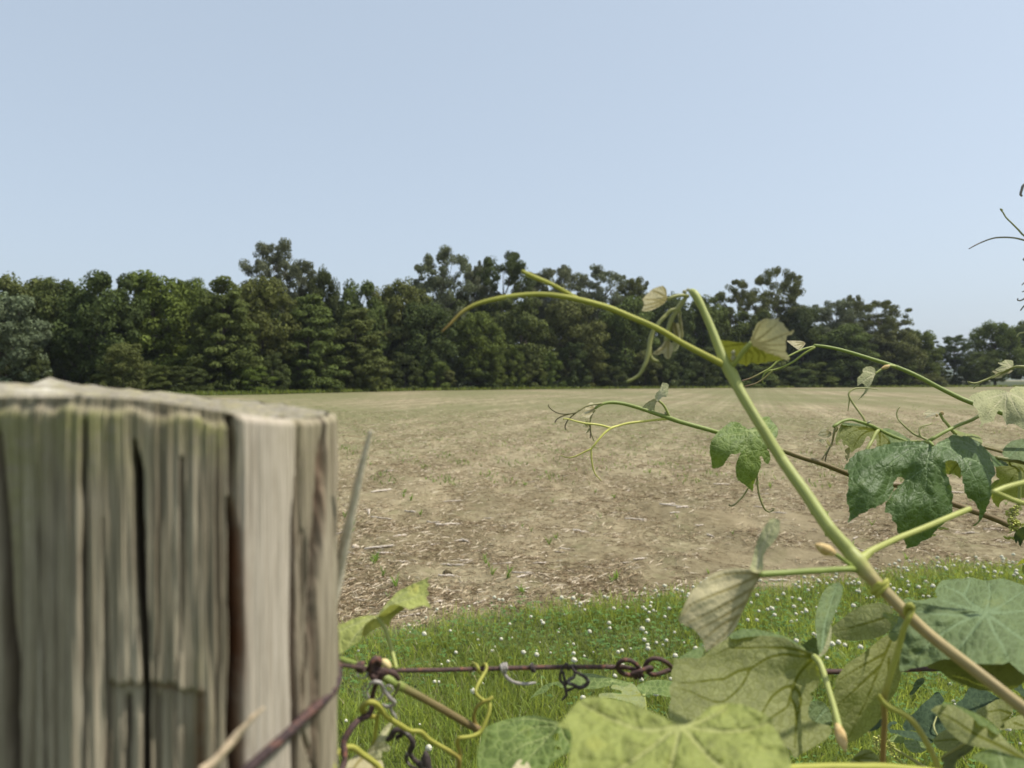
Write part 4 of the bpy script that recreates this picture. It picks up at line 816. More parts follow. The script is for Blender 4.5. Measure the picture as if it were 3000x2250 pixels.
M_TENDG = stem_mat('thin tendril', (.30, .30, .10), (.17, .12, .08), .5, .2); M_BUD = rough_mat('tan bud', (.62, .47, .22), (.46, .30, .11), 300, .7, .0004, .25); M_BUDG = rough_mat('flower bud green', (.46, .49, .10), (.52, .50, .14), 500, .55, .0004, .35)
def shoot(at, d, label, cat='grapevine'): return empty('vine_shoot', tuple(P(at[0], at[1], d)), label, cat, None)
def st(parent, pts, d, r, mat=None, name='stem', age=(0, 0), step=6, label=None, sides=12, lump=.06):
    tb = TubeB(); tb.px(pts, d, r, age, step, sides, lump); o = tb.build(name, mat or M_STEM, parent)
    if label: o['label'] = label
    return o
def tends(parent, lst, mat=None, name='tendril', label=None):
    tb = TubeB()
    for pts, d, r, *ag in lst: tb.px(pts, d, r, ag[0] if ag else (0, 0), 4, 9, .05)
    o = tb.build(name, mat or M_TEND, parent)
    if label: o['label'] = label
    return o
def bud(parent, specs, mat=None, name='bud'):
    return blob_mesh(name, [(P(*a), P(*b), r * a[2] / FPX) for a, b, r in specs], mat or M_BUD, parent, lump=.2)
LS = [0]
def lf(parent, mat, *patches, label=None, name='leaf'):
    LS[0] += 1; b = LeafB(LS[0])
    for p in patches: b.patch(**p)
    return b.build(mat, parent, name, label)
def pt(o, c, veins=(), side=1, step=7, serr=2.5, relief=.0018, **k): return dict(outline=o, ctrl=c, veins=veins, side=side, step=step, serr=serr, relief=relief, **k)
def ct(cv, pts):                                                  # control points: crop coordinates + depth
    return [(q[0], q[1], p[2]) for q, p in zip(cv([p[:2] for p in pts]), pts)]
def vn(cv, *vs): return [cv(v) for v in vs]
c_ = lambda x, y: (x, y, 1)
# ---------------------------------------------------------------- S1: the thick foreground shoot
s1 = shoot((2516, 1651), .47, 'thick pale green vine shoot rising diagonally from lower right to a bent tip')
stem1 = [(2024, 853), (2034, 860), (2046, 880), (2062, 912), (2086, 967), (2107, 1021), (2127, 1068), (2144, 1097), (2165, 1140), (2198, 1198), (2234, 1256), (2288, 1343), (2360, 1445), (2431, 1550), (2486, 1613), (2512, 1645), (2530, 1668), (2562, 1702), (2613, 1754), (2655, 1797), (2735, 1870), (2840, 1951), (2925, 2018), (3000, 2077), (3200, 2240), (3450, 2480)]
st(s1, stem1, (.565, .56, .558, .555, .55, .545, .54, .538, .532, .525, .518, .51, .495, .48, .474, .47, .468, .464, .458, .453, .446, .438, .43, .424, .41, .40),
   (8, 12, 12, 10.5, 11.5, 13, 16, 19, 15, 14.5, 15.5, 16, 17.5, 19, 21, 26, 24, 19, 17.5, 17.5, 17, 17.5, 18, 19, 19.5, 20), age=[0] * 14 + [.05, .15, .45, .85, .95, .95] + [1] * 6, sides=18)
bud(s1, [((2010, 858, .565), (2000, 852, .563), 6), ((2020, 850, .56), (2010, 848, .56), 5)], M_PALE)
tends(s1, [([(2127, 1072)] + A6([(2212, 755), (2000, 630), (1750, 520), (1550, 440), (1350, 385), (1150, 345), (950, 330), (750, 345), (600, 370), (420, 420), (300, 490), (200, 590), (130, 655)]), (.54, .535, .53, .528, .525, .52, .517, .514, .51, .507, .505, .503, .501, .50), (10, 8.5, 8.5, 8.5, 8.5, 8.5, 7.5, 7, 7, 7, 6, 5, 4, 2), [0] * 10 + [.15, .5, .85, 1]),
           (A6([(1380, 396), (1300, 365), (1200, 310), (1080, 245), (960, 195), (870, 155), (825, 128)]), (.525, .524, .522, .52, .518, .517, .516), (6, 6, 6, 6, 7, 7, 5))], label='long arching forked tendril, orange at the tip')
tends(s1, [(J2([(670, 300), (640, 350), (590, 410), (555, 470), (545, 510)]), .562, (5, 7, 7, 8, 6)), (J2([(545, 470), (470, 485), (400, 550), (330, 625), (280, 690), (240, 740), (205, 850), (185, 960), (165, 1080), (125, 1200), (60, 1310), (0, 1360), (-60, 1390), (-100, 1400)]), (.562, .56, .56, .558, .556, .555, .555, .554, .553, .552, .552, .552, .552, .552), (6, 5.5, 5.5, 6, 6, 6, 7, 6.5, 6, 5.5, 5, 4.5, 4, 3.5)),
           (J2([(195, 960), (195, 1040), (215, 1100), (250, 1130), (290, 1140), (312, 1150)]), .555, (6, 5, 5, 5, 4.5, 3)), (J2([(540, 500), (490, 570), (450, 680), (420, 780), (395, 890)]), .562, (7, 7, 7, 6, 5)), (J2([(570, 480), (590, 500), (580, 600), (600, 700), (612, 780), (605, 850)]), .564, (5, 4, 4, 4, 4, 3)), (J2([(480, 640), (455, 760), (440, 860), (450, 920)]), .566, (5, 5, 4, 3))], M_TENDG, label='drooping tendril and stalks below the bent tip')
lf(s1, M_PALE, pt(J2([(395, 880), (330, 960), c_(225, 1045), (300, 1060), (365, 1040), (385, 1085), (430, 1115), (475, 1060), (495, 960), (475, 905), (430, 880)]), ct(J2, [(390, 880, .56), (225, 1045, .557), (430, 1115, .556), (420, 980, .552), (495, 960, .563)]), vn(J2, [(420, 890), (380, 960), (280, 1040)], [(440, 890), (430, 1000), (430, 1100)]), -1, 5, 1, .003), label='small tan leaf folded shut under the bent tip')
lf(s1, M_PALE, pt(J2([(490, 630), (520, 655), (560, 650), (578, 760), (565, 850), (530, 840), (500, 770), (478, 690)]), ct(J2, [(490, 630, .566), (560, 850, .56), (530, 740, .557), (480, 700, .566)]), vn(J2, [(510, 650), (535, 740), (550, 840)]), -1, 5, 1, .003),
   pt(J2([(575, 520), (605, 600), (622, 750), (605, 862), (575, 860), (585, 720), (562, 570)]), ct(J2, [(575, 520, .566), (605, 860, .566), (600, 700, .562)]), (), -1, 5, 1, .001), pt(J2([(495, 890), (560, 905), (570, 950), (510, 1020), (478, 985)]), ct(J2, [(500, 890, .57), (560, 905, .57), (510, 1020, .568)]), (), 1, 5, 1), label='second crumpled young leaf under the bent tip')
st(s1, J2([(690, 300), (600, 288), (500, 305), (430, 340)]), (.562, .558, .556, .555), (6, 5, 5, 5), M_TENDG, 'petiole')
JL = (430, 335)
lf(s1, M_PALE, pt(J2([c_(432, 338), (412, 290), (405, 215), c_(362, 165), (300, 180), (220, 215), (150, 290), c_(95, 345), (122, 390), (110, 440), c_(90, 492), (180, 490), (280, 450), (380, 385)]), ct(J2, [(430, 335, .555), (362, 165, .56), (95, 345, .548), (90, 492, .545), (260, 320, .556)]), vn(J2, [JL, (405, 250), (365, 175)], [JL, (330, 270), (220, 225)], [JL, (250, 345), (105, 345)], [JL, (260, 390), (118, 425)], [JL, (280, 430), (100, 487)]), -1, 5, 2.0, .003, sec=0), label='small pale folded leaf beside the bent tip')
st(s1, J2([(1250, 1220), (1300, 1160), (1380, 1050), (1450, 965), (1510, 905)]), (.54, .535, .53, .525, .522), (9, 8, 7, 7, 7), M_STEM, 'petiole')
JV = (1500, 910)
lf(s1, M_PALE, pt(J2([(1505, 905), (1540, 780), (1575, 680), (1640, 615), (1700, 597), (1800, 603), c_(1872, 588), (1860, 625), (1920, 660), (1960, 720), (2010, 762), c_(2066, 748), (2010, 800), (1962, 815), (1955, 900), (1950, 980), (1968, 1060), c_(2012, 1110), (1960, 1115), (1850, 1075), (1700, 1020), (1560, 950)]), ct(J2, [(1500, 910, .522), (1640, 615, .505), (1872, 588, .51), (2066, 748, .50), (2012, 1110, .51), (1750, 850, .512)]),
   vn(J2, [JV, (1560, 780), (1640, 640), (1700, 605)], [JV, (1650, 820), (1860, 640)], [JV, (1700, 890), (1900, 810), (2050, 755)], [JV, (1700, 935), (1950, 930)], [JV, (1720, 985), (1955, 1020)], [JV, (1740, 1035), (2000, 1110)]), -1, 6, 4, .0022, sec=0),
   label='pale downy leaf half standing up at the upper node')
lf(s1, M_LOW, pt(J2([(1500, 915), (1400, 907), (1250, 890), (1150, 875), (1060, 885), (1080, 960), (1150, 1060), (1230, 1140), (1340, 1165), (1400, 1182), c_(1450, 1207), (1480, 1160), (1600, 1170), (1720, 1150), (1850, 1130), (1925, 1108), (1850, 1075), (1700, 1020), (1560, 950)]), ct(J2, [(1500, 915, .522), (1060, 885, .56), (1250, 1140, .585), (1450, 1207, .58), (1925, 1108, .53), (1600, 1080, .56)]),
   vn(J2, [JV, (1450, 1020), (1440, 1190)], [(1460, 980), (1530, 1060), (1510, 1150)], [(1540, 960), (1610, 1060), (1600, 1150)], [(1620, 1000), (1690, 1080), (1680, 1140)], [JV, (1300, 930), (1120, 960)]), -1, 6, 4, .002, sec=0), label='yellow backlit lower half of the downy leaf at the upper node')
bud(s1, [((2147, 1058, .535), (2150, 1035, .533), 7), ((2146, 1040, .533), (2151, 1025, .532), 6.5)], M_PALE)
# leaf at the lower node, held on a level petiole to the left
st(s1, K6([(2040, 690), (1930, 690), (1500, 715), (1200, 735), (985, 748)]), (.47, .462, .452, .448, .445), (12, 9, 9, 9, 9.5), M_STEMG, 'petiole')
JV = (985, 748)
lf(s1, M_PALE, pt(K6([c_(990, 735), (880, 702), (760, 682), (620, 695), (480, 740), (350, 830), (240, 940), (170, 1080), c_(108, 1242), (160, 1290), (240, 1322), (300, 1370), (360, 1450), (385, 1530), c_(395, 1592), (470, 1540), (560, 1480), (640, 1420), (720, 1320), (770, 1200), (830, 1080), (900, 930), (975, 790)]), ct(K6, [(985, 745, .445), (620, 695, .452), (108, 1242, .43), (395, 1592, .435), (770, 1200, .448), (500, 1050, .437)]),
   vn(K6, [JV, (880, 960), (750, 1200), (600, 1400), (400, 1580)], [JV, (850, 735), (620, 745), (430, 810)], [JV, (780, 850), (480, 970), (230, 1080), (130, 1200)], [(900, 900), (700, 1020), (420, 1170), (180, 1285)], [(840, 1040), (640, 1170), (300, 1360)], [(760, 1190), (560, 1300), (350, 1470)]), -1, 7, 1.6, .0032, sec=0),
   pt(K6([(880, 702), (895, 630), (925, 490), (955, 385), (1000, 290), (1060, 195), (1120, 148), c_(1192, 158), (1195, 235), (1175, 330), (1110, 420), (1045, 490), (1015, 580), (1000, 715)]), ct(K6, [(880, 700, .446), (1000, 710, .446), (1192, 158, .46), (1060, 195, .462), (960, 440, .462), (1060, 440, .448)]), vn(K6, [(950, 700), (980, 520), (1060, 340), (1150, 180)]), 1, 6, 1.5, .003), label='pale leaf seen from below on a level stalk, one lobe standing up')
tends(s1, [(K6([(1985, 660), (1920, 620), (1850, 565), (1780, 520)]), (.468, .464, .462, .46), (7, 6, 6, 6))], M_STEMG, 'stalk'); bud(s1, [((2446, 1623, .46), (2386, 1594, .458), 16)])
tends(s1, [(A4([(610, 225), (660, 200), (700, 165), (760, 130), (900, 65), (1100, -15), (1290, -95), (1400, -140)]), (.47, .472, .474, .478, .49, .505, .52, .53), (17, 15, 11, 9, 8.5, 8.5, 8.5, 8)), (K1([(1850, 855), (2000, 795), (2212, 738), (2400, 690)]), (.535, .54, .548, .555), (8, 8, 8, 7)), (K1([(1870, 850), (1960, 890), (2080, 945), (2212, 985), (2400, 1020)]), (.535, .538, .54, .543, .546), (7, 7, 7.5, 8, 8))], stem_mat('pale tendril', (.40, .42, .10), (.36, .26, .12)), label='long straight tendril forking before the right edge')
tb = TubeB()
for c, tl in (((2580, 1716, .462), 1.7), ((2578, 1726, .462), 1.2)): tb.coil(P(*c), P(2613, 1754, .458) - P(2562, 1702, .464), .0049, .0013, tl, .0032, phase=1.2)
tb.build('tendril', M_TEND, s1)['label'] = 'yellow tendril wound round the brown part of the stem'
tends(s1, [(A4([(960, 590), (965, 540), (990, 530), (1000, 560), (975, 620), (940, 700), (910, 820), (860, 980), (825, 1100), (805, 1180), (810, 1320), (800, 1480), (795, 1680), (790, 1900)]), (.447, .443, .44, .442, .44, .442, .445, .447, .448, .45, .452, .455, .458, .46), (9, 8, 9, 9, 8, 8, 8.5, 9, 9.5, 9, 8, 8, 8, 8), [0] * 8 + [.2, .5, .9, 1, 1, 1]), (A4([(765, 1150), (790, 1190), (850, 1240), (930, 1280), (1000, 1330), (1060, 1410), (1110, 1500), (1160, 1600), (1190, 1700)]), (.445, .446, .444, .442, .44, .438, .436, .434, .432), (6, 8, 8, 8.5, 8.5, 8.5, 8.5, 8.5, 8), [0, 0, 0, .1, .3, .3, .3, .3, .3])], label='yellow tendril hanging straight down from the stem and forking')
# ---------------------------------------------------------------- S5: low shoot with the big backlit leaf
s5 = shoot((2490, 2246), .43, 'low vine shoot along the bottom edge with the backlit leaf and broad blurred leaf')
st(s5, [(2250, 2262), (2330, 2252), (2420, 2249), (2520, 2249), (2600, 2250), (2800, 2275), (3100, 2340)], (.40, .41, .415, .42, .425, .43, .44), (14, 13, 13, 13, 13, 14, 14), M_TEND)
st(s5, K5([(1478, 488), (1520, 530), (1560, 610), (1620, 800), (1680, 1000), (1725, 1180), (1760, 1330)]), (.515, .51, .505, .49, .475, .462, .455), (9, 9.5, 9, 8.5, 9, 10, 9), M_STEM, 'petiole'); bud(s5, [((2452, 2120, .462), (2478, 2205, .45), 15)])
JV = (1490, 495)
lf(s5, M_BACK, pt(K5([(1500, 485), (1400, 430), (1300, 372), (1200, 315), (1080, 290), (940, 285), (820, 290), (650, 300), (500, 385), (350, 500), (200, 500), (130, 512), c_(75, 500), (80, 570), (60, 640), (70, 740), (40, 790), (45, 850), (55, 900), (35, 1000), (40, 1100), (150, 1260), (500, 1300), (900, 1330), (1220, 1400), (1290, 1500), (1330, 1470), (1420, 1420), (1520, 1360), (1620, 1290), (1650, 1200), (1560, 1160), (1500, 1145), (1440, 1110), (1420, 1040), (1440, 950), c_(1470, 890), (1435, 865), (1480, 825), (1530, 750), (1530, 620)]),
   ct(K5, [(1490, 490, .515), (1080, 290, .54), (650, 300, .545), (75, 500, .53), (35, 1000, .50), (600, 700, .525), (1100, 700, .52), (900, 1330, .47), (1290, 1500, .475), (1600, 1250, .50), (1530, 700, .52)]),
   vn(K5, [JV, (1350, 487), (1180, 468), (1030, 500), (900, 575), (850, 605), (800, 700), (740, 800), (640, 890), (550, 945), (380, 900), (230, 830), (80, 800)], [(850, 605), (720, 635), (640, 680), (580, 712), (450, 722), (300, 745), (120, 750)], [JV, (1300, 420), (1000, 395), (800, 402), (620, 410), (500, 470), (360, 500)], [JV, (1430, 550), (1340, 650), (1280, 770), (1240, 900), (1210, 990), (1080, 1080), (850, 1250)], [(1280, 780), (1200, 790), (1080, 870), (1000, 980), (940, 1100)], [(1280, 790), (1320, 830), (1350, 920), (1310, 1100), (1290, 1400)], [(1240, 900), (1290, 980), (1300, 1200)]), -1, 7, 2.2, .0022, sec=52, und=.002),
   pt(K5([(640, 300), (720, 228), (850, 213), (960, 228), (1080, 258), (1200, 290), (1290, 345), (1400, 432), (1300, 374), (1200, 317), (1080, 292), (940, 287), (820, 292)]), ct(K5, [(640, 300, .546), (850, 213, .565), (1200, 290, .56), (1400, 432, .528), (940, 287, .543)]), (), 1, 6, 1.2, 0), pt(K5([(130, 512), (200, 498), (350, 500), (380, 380), (360, 380), (240, 440)]), ct(K5, [(130, 512, .532), (350, 500, .54), (370, 380, .56)]), (), 1, 6, 1, 0), label='large leaf glowing from behind, net of veins seen from below')
lf(s5, M_PALE, pt(K5([(1520, 490), (1560, 440), (1595, 360), c_(1650, 165), (1655, 260), (1640, 350), (1615, 420), (1560, 480)]), ct(K5, [(1520, 490, .513), (1650, 165, .53), (1590, 400, .517)]), (), 1, 5, .6, .001), label='thin whitish leaf edge standing at the leaf junction')
lf(s5, M_BLUE, pt(K6([(1640, 1590), (1600, 1450), (1580, 1250), (1610, 1080), (1680, 920), (1760, 860), c_(1832, 828), (1872, 880), (1862, 1000), (1820, 1100), (1770, 1220), (1725, 1350), (1690, 1480)]), ct(K6, [(1640, 1590, .53), (1832, 828, .60), (1680, 920, .59), (1690, 1200, .56), (1820, 1100, .575)]), vn(K6, [(1650, 1570), (1680, 1300), (1740, 1080), (1820, 850)]), 1, 6, 1.2, .003), label='upright dark green leaf lobe behind the thin stalk')
lf(s5, M_BLUE, pt(K6([(1440, 1520), (1500, 1470), (1580, 1435), (1620, 1600), (1600, 1660), (1500, 1600)]), ct(K6, [(1440, 1520, .58), (1600, 1640, .57)]), (), 1, 6, 1))
JV = (1994, 2124)
lf(s5, M_LIGHT, pt([c_(1632, 2126), (1656, 2103), (1673, 2079), (1691, 2059), (1720, 2043), (1761, 2044), (1808, 2050), (1864, 2065), (1908, 2085), (1952, 2106), (1975, 2118), (1994, 2124), (2023, 2118), (2053, 2097), (2073, 2077), (2109, 2065), (2150, 2062), (2185, 2068), (2229, 2086), c_(2267, 2109), (2262, 2121), (2279, 2150), (2297, 2185), (2311, 2215), (2317, 2250), (2325, 2300), (2280, 2420), (2150, 2520), (1950, 2540), (1750, 2470), (1640, 2360), (1664, 2250), (1670, 2209), (1676, 2164), (1668, 2138)],
   [(1994, 2124, .342), (1632, 2126, .335), (1720, 2043, .362), (1864, 2065, .360), (2150, 2062, .366), (2267, 2109, .352), (2317, 2250, .33), (1950, 2540, .255), (1700, 2300, .30), (2100, 2250, .318), (1850, 2200, .32)],
   [[JV, (1900, 2140), (1800, 2110), (1700, 2060)], [JV, (1880, 2210), (1760, 2290), (1660, 2360)], [JV, (1960, 2280), (1940, 2520)], [JV, (2080, 2220), (2180, 2310), (2250, 2420)], [JV, (2080, 2140), (2180, 2140), (2260, 2115)], [JV, (2060, 2110), (2130, 2075)]], 1, 9, 2.5, .0040, sec=70, und=.0035), label='broad light green leaf, blurred, cut off by the bottom edge')
lf(s5, M_BACK, pt(A4([(470, 1060), (500, 1000), (560, 930), (640, 880), (740, 800), (850, 730), (910, 780), (930, 950), (900, 1100), (840, 1200), (780, 1320), (700, 1400), (600, 1470), (520, 1480), (450, 1350), (455, 1200)]), ct(A4, [(470, 1060, .56), (850, 730, .60), (520, 1480, .555), (840, 1200, .575), (680, 1100, .565)]), vn(A4, [(860, 760), (780, 950), (700, 1150), (560, 1450)], [(820, 860), (640, 960), (490, 1050)], [(780, 950), (600, 1120), (460, 1250)], [(840, 900), (830, 1080), (780, 1300)]), -1, 7, 1.5, .0018, sec=40), label='grey brown shaded leaf right of the backlit leaf')
lf(s5, M_BLUE, pt(K5([(1430, 960), (1500, 930), (1580, 950), (1640, 1040), (1660, 1120), (1600, 1180), (1500, 1180), (1400, 1110)]), ct(K5, [(1430, 960, .64), (1640, 1040, .64), (1500, 1180, .63)]), vn(K5, [(1600, 1010), (1530, 1090), (1480, 1170)]), 1, 6, 1))
# ---------------------------------------------------------------- S7: leafy shoot at the right edge
s7 = shoot((2950, 1790), .55, 'leafy vine shoot at the right edge with the broad bluish green leaf behind the stem')
st(s7, [(2888, 1793), (2960, 1830), (3060, 1900), (3200, 2050), (3400, 2300)], (.57, .58, .59, .6, .6), (8, 9, 10, 11, 12), M_STEM, 'stem', (.4, .8))
JV = (1365, 692)
lf(s7, M_BLUE, pt(K3([(215, 525), (400, 550), (550, 572), (700, 600), (860, 632), (1000, 668), (1150, 668), (1360, 690), (1560, 740), (1896, 830), (2150, 930), (2350, 1100), (2300, 1650), (2100, 1640), (1896, 1540), (1800, 1470), c_(1690, 1365), (1620, 1400), (1500, 1400), (1340, 1398), (1180, 1390), (1000, 1360), (780, 1330), (620, 1390), (470, 1440), (330, 1460), (190, 1500), (170, 1400), (190, 1200), (170, 1000), c_(40, 960), (120, 850), (170, 700)]),
   ct(K3, [(215, 525, .535), (1000, 668, .545), (1360, 690, .55), (1896, 830, .56), (2300, 1650, .49), (1690, 1365, .485), (780, 1330, .50), (190, 1500, .505), (900, 1000, .51), (1600, 1050, .508), (40, 960, .53)]), vn(K3, [JV, (1000, 830), (600, 1100), (300, 1420)], [JV, (1150, 980), (900, 1300)], [JV, (1480, 950), (1600, 1150), (1685, 1360)], [JV, (1800, 1000), (2250, 1300)], [JV, (900, 720), (300, 650)]), 1, 8, 1.5, .0040, sec=60, und=.0060),
   pt(K3([(640, 482), (690, 485), (668, 400), (690, 320), (760, 242), (900, 225), (1050, 214), (1180, 205), (1300, 235), (1400, 240), (1500, 225), (1600, 215), (1750, 260), (1896, 310), (2100, 400), (2250, 650), (2150, 930), (1896, 830), (1560, 740), (1360, 690), (1150, 668), (1000, 668), (860, 632), (700, 600), (550, 572), (400, 550), (215, 525), (400, 518), (520, 506)]),
   ct(K3, [(215, 525, .536), (690, 400, .60), (900, 225, .66), (1600, 215, .68), (2100, 400, .67), (2150, 930, .57), (1360, 690, .551), (1000, 668, .546), (1200, 450, .61)]), vn(K3, [JV, (1260, 620), (1130, 530), (1050, 440), (880, 350), (750, 300)], [JV, (1400, 560), (1420, 430), (1412, 255)], [(1055, 440), (1110, 360), (1145, 230)], [JV, (1560, 600), (1750, 480), (1900, 380)], [JV, (1700, 680), (2000, 640)], [JV, (1100, 620), (700, 500)]), 1, 8, 1.2, .0030, sec=60, und=.0045),
   pt(K3([(560, 1420), (780, 1325), (1000, 1356), (1180, 1386), (1340, 1394), (1500, 1396), (1690, 1362), (1900, 1545), (1890, 1650), (1700, 1760), (1300, 1760), (1050, 1680), (850, 1590), (720, 1490)]), ct(K3, [(560, 1420, .512), (1340, 1394, .495), (1690, 1362, .492), (1890, 1650, .54), (1300, 1760, .565), (720, 1490, .545)]), vn(K3, [(1400, 1420), (1250, 1600), (1200, 1740)], [(1400, 1420), (1000, 1480), (750, 1450)]), -1, 8, 1.5, .001, sec=50), label='broad bluish green leaf folded back, behind the brown stem')
lf(s7, M_BACK, pt(A4([(445, 695), (520, 620), (600, 560), (700, 522), (800, 518), (870, 570), (845, 620), (855, 680), (800, 735), (700, 768), (600, 775), (520, 768), (470, 742)]), ct(A4, [(445, 695, .62), (800, 518, .60), (850, 700, .565), (600, 775, .60), (650, 640, .602)]), vn(A4, [(860, 600), (700, 650), (470, 715)]), -1, 7, 1.2, .0015, sec=40), pt(A4([(800, 585), (870, 600), (935, 620), (925, 700), (880, 780), (840, 740), (855, 660)]), ct(A4, [(800, 585, .585), (935, 620, .56), (880, 780, .555)]), (), 1, 6, 2), label='yellow green leaf seen from below, left of the broad leaf')
# ---------------------------------------------------------------- S8: shoot with the biggest glossy leaf (sharp)
s8 = shoot((2740, 1300), .81, 'sharp vine shoot carrying the large glossy crinkled dark green leaf and the flower clusters')
st(s8, K1([(1138, 300), (1100, 262), (1070, 270)]), (.80, .815, .825), (4, 4.5, 5), M_STEMG, 'petiole')
st(s8, K1([(860, 262), (960, 262), (1060, 262), (1130, 225), (1300, 130), (1450, 60), (1600, 0)]) + K2([(1200, 1212), (1330, 1150), (1500, 1080)]), (.845, .84, .83, .825, .83, .838, .845, .85, .86, .865), (4.5, 5, 6, 5.5, 5, 5, 5, 5, 5, 5), M_STEMG)
tends(s8, [(K1([(1085, 242), (1040, 220), (1000, 200), (980, 150), (985, 100), (1030, 70), (1100, 55), (1135, 42)]), (.83, .832, .834, .836, .838, .838, .84, .84), (3.2, 3.2, 3, 2.6, 2.4, 2.2, 2, 1.6)), (K1([(1010, 205), (960, 188), (900, 155), (820, 88), (770, 40), (735, 0)]) + J3([(1555, 430), (1530, 350), (1555, 270), (1590, 230)]), (.834, .836, .838, .84, .842, .845, .847, .849, .85, .85), (3.2, 3.2, 3, 2.6, 2.4, 2.2, 2, 1.8, 1.6, 1.2))], M_TENDG)
tends(s8, [(K1([(1410, 172), (1370, 130), (1320, 65), (1265, 0)]) + K2([(640, 1290), (590, 1200), (570, 1165)]), (.845, .845, .846, .848, .85, .85, .85), (5.5, 5, 4.5, 4.2, 4, 4, 4))], M_STEM, 'stalk')
bud(s8, [((2758, 1211, .85), (2764, 1208, .848), 6), ((2741, 1217, .85), (2748, 1216, .848), 5)]); lf(s8, M_TIP, pt(K2([(560, 1160), (480, 1150), (420, 1112), (330, 1150), (300, 1180), (360, 1200), c_(300, 1242), (390, 1230), (450, 1200), (520, 1190)]), ct(K2, [(560, 1160, .85), (300, 1242, .846), (420, 1112, .853)]), vn(K2, [(560, 1165), (440, 1170), (320, 1160)], [(540, 1180), (430, 1200), (320, 1236)]), 1, 4, 1.2, .0012, sec=0), label='dry curled tip on the upright stalk')
lf(s8, M_MID, pt(K1([(1390, 118), (1460, 138), (1530, 170), (1480, 192), (1400, 172)]), ct(K1, [(1390, 118, .86), (1530, 170, .855), (1400, 172, .85)]), (), -1, 5, .6), pt(K1([c_(1475, 188), c_(1530, 164), (1600, 166), (1660, 182), (1710, 225), (1722, 272), (1690, 296), (1640, 250), (1560, 212)]), ct(K1, [(1475, 188, .85), (1600, 166, .868), (1720, 272, .852), (1560, 212, .845)]), (), -1, 5, 1.2, .001), label='pale leaf edge showing behind the top of the glossy leaf')
JV = (1150, 302)
big = pt(K1([(1172, 302), (1100, 288), (1000, 268), (870, 258), (720, 270), (560, 300), (420, 345), (290, 366), (200, 430), (140, 505), c_(85, 585), c_(150, 575), (150, 640), (152, 750), (138, 850), (122, 905), (132, 970), (156, 1040), (160, 1120), c_(145, 1212), (200, 1160), (280, 1105), c_(350, 1082), (400, 1045), (450, 1030), c_(461, 1048), (480, 1015), c_(512, 1000), (555, 978), (605, 935), (650, 875), (668, 800), (672, 740), (700, 692), (750, 670), (800, 685), (788, 735), (735, 790), (685, 838), (645, 900), (605, 960), (582, 1010), c_(580, 1095), (630, 1098), c_(660, 1130), c_(664, 1190), (700, 1215), (722, 1260), c_(720, 1327), (762, 1352), (792, 1400), (818, 1440), (832, 1480), c_(818, 1510), (890, 1500), c_(962, 1472), (992, 1440), (1062, 1410), c_(1122, 1372), (1180, 1290), (1240, 1240), (1300, 1170), (1340, 1115), c_(1369, 1082), (1360, 1000), (1366, 900), (1350, 800), (1320, 700), (1290, 620), (1274, 560), (1280, 508), (1312, 477), (1370, 468), (1422, 492), (1462, 552), (1482, 640), (1500, 740), (1520, 830), c_(1549, 926), (1600, 930), c_(1628, 962), (1655, 1005), (1682, 1062), (1690, 1120), c_(1679, 1136), (1690, 1152), (1660, 1212), c_(1606, 1247), (1662, 1226), (1712, 1160), (1752, 1080), (1782, 1000), (1812, 930), (1832, 850), (1822, 760), (1832, 690), c_(1871, 640), (1866, 580), (1832, 500), (1792, 400), (1722, 310), (1642, 250), (1560, 210), (1460, 195), (1382, 178), (1342, 190), (1330, 212), (1262, 242), (1202, 272)]),
   ct(K1, [(1150, 300, .806), (560, 300, .835), (290, 366, .822), (85, 585, .808), (145, 1212, .772), (600, 500, .788), (400, 850, .772), (1070, 600, .785), (900, 1000, .772), (818, 1510, .782), (1369, 1082, .785), (1300, 700, .792), (1382, 178, .845), (1642, 250, .845), (1560, 450, .80), (1871, 640, .815), (1680, 800, .786), (1549, 926, .79), (1606, 1247, .80), (800, 690, .80), (670, 780, .792)]),
   vn(K1, [JV, (1050, 314), (900, 346), (760, 430), (640, 512), (540, 600), (460, 695), (330, 860), (165, 1150)], [JV, (1110, 360), (1080, 460), (1070, 550), (1066, 680), (1048, 820), (980, 1050), (850, 1470)], [(1070, 548), (990, 600), (900, 672), (800, 760), (690, 900), (610, 1050)], [JV, (1290, 312), (1400, 375), (1520, 480), (1600, 620), (1680, 800), (1700, 1080)], [(640, 512), (655, 560), (640, 680), (560, 900)], [JV, (900, 300), (500, 350), (200, 480)], [JV, (1290, 262), (1450, 240), (1650, 330), (1800, 520)], [(1500, 455), (1640, 480), (1800, 610)], [(1078, 480), (1180, 540), (1260, 700), (1320, 950)]), 1, 6, 4.2, .0034, sec=44, und=.0022, spacing=30)
lf(s8, M_MAT, big, pt(K1([(1690, 285), (1760, 345), (1830, 410), (1900, 455), (1990, 500), c_(2035, 542), (1940, 540), (1868, 548), (1845, 500), (1790, 395)]), ct(K1, [(1690, 285, .848), (2035, 542, .87), (1868, 548, .835), (1830, 410, .86)]), (), 1, 6, 2, .001), label='large glossy crinkled dark green lobed leaf in sharp focus')
lf(s8, M_BACK, pt(K1([(1262, 520), (1320, 470), (1430, 470), (1520, 600), (1495, 650), (1472, 660), c_(1460, 690), (1420, 655), (1380, 632), (1330, 640), (1285, 615)]), ct(K1, [(1262, 520, .87), (1520, 600, .86), (1380, 632, .865)]), vn(K1, [(1470, 480), (1400, 560), (1340, 630)]), -1, 5, 2, .001), label='yellow green leaf showing through the gap in the glossy leaf')
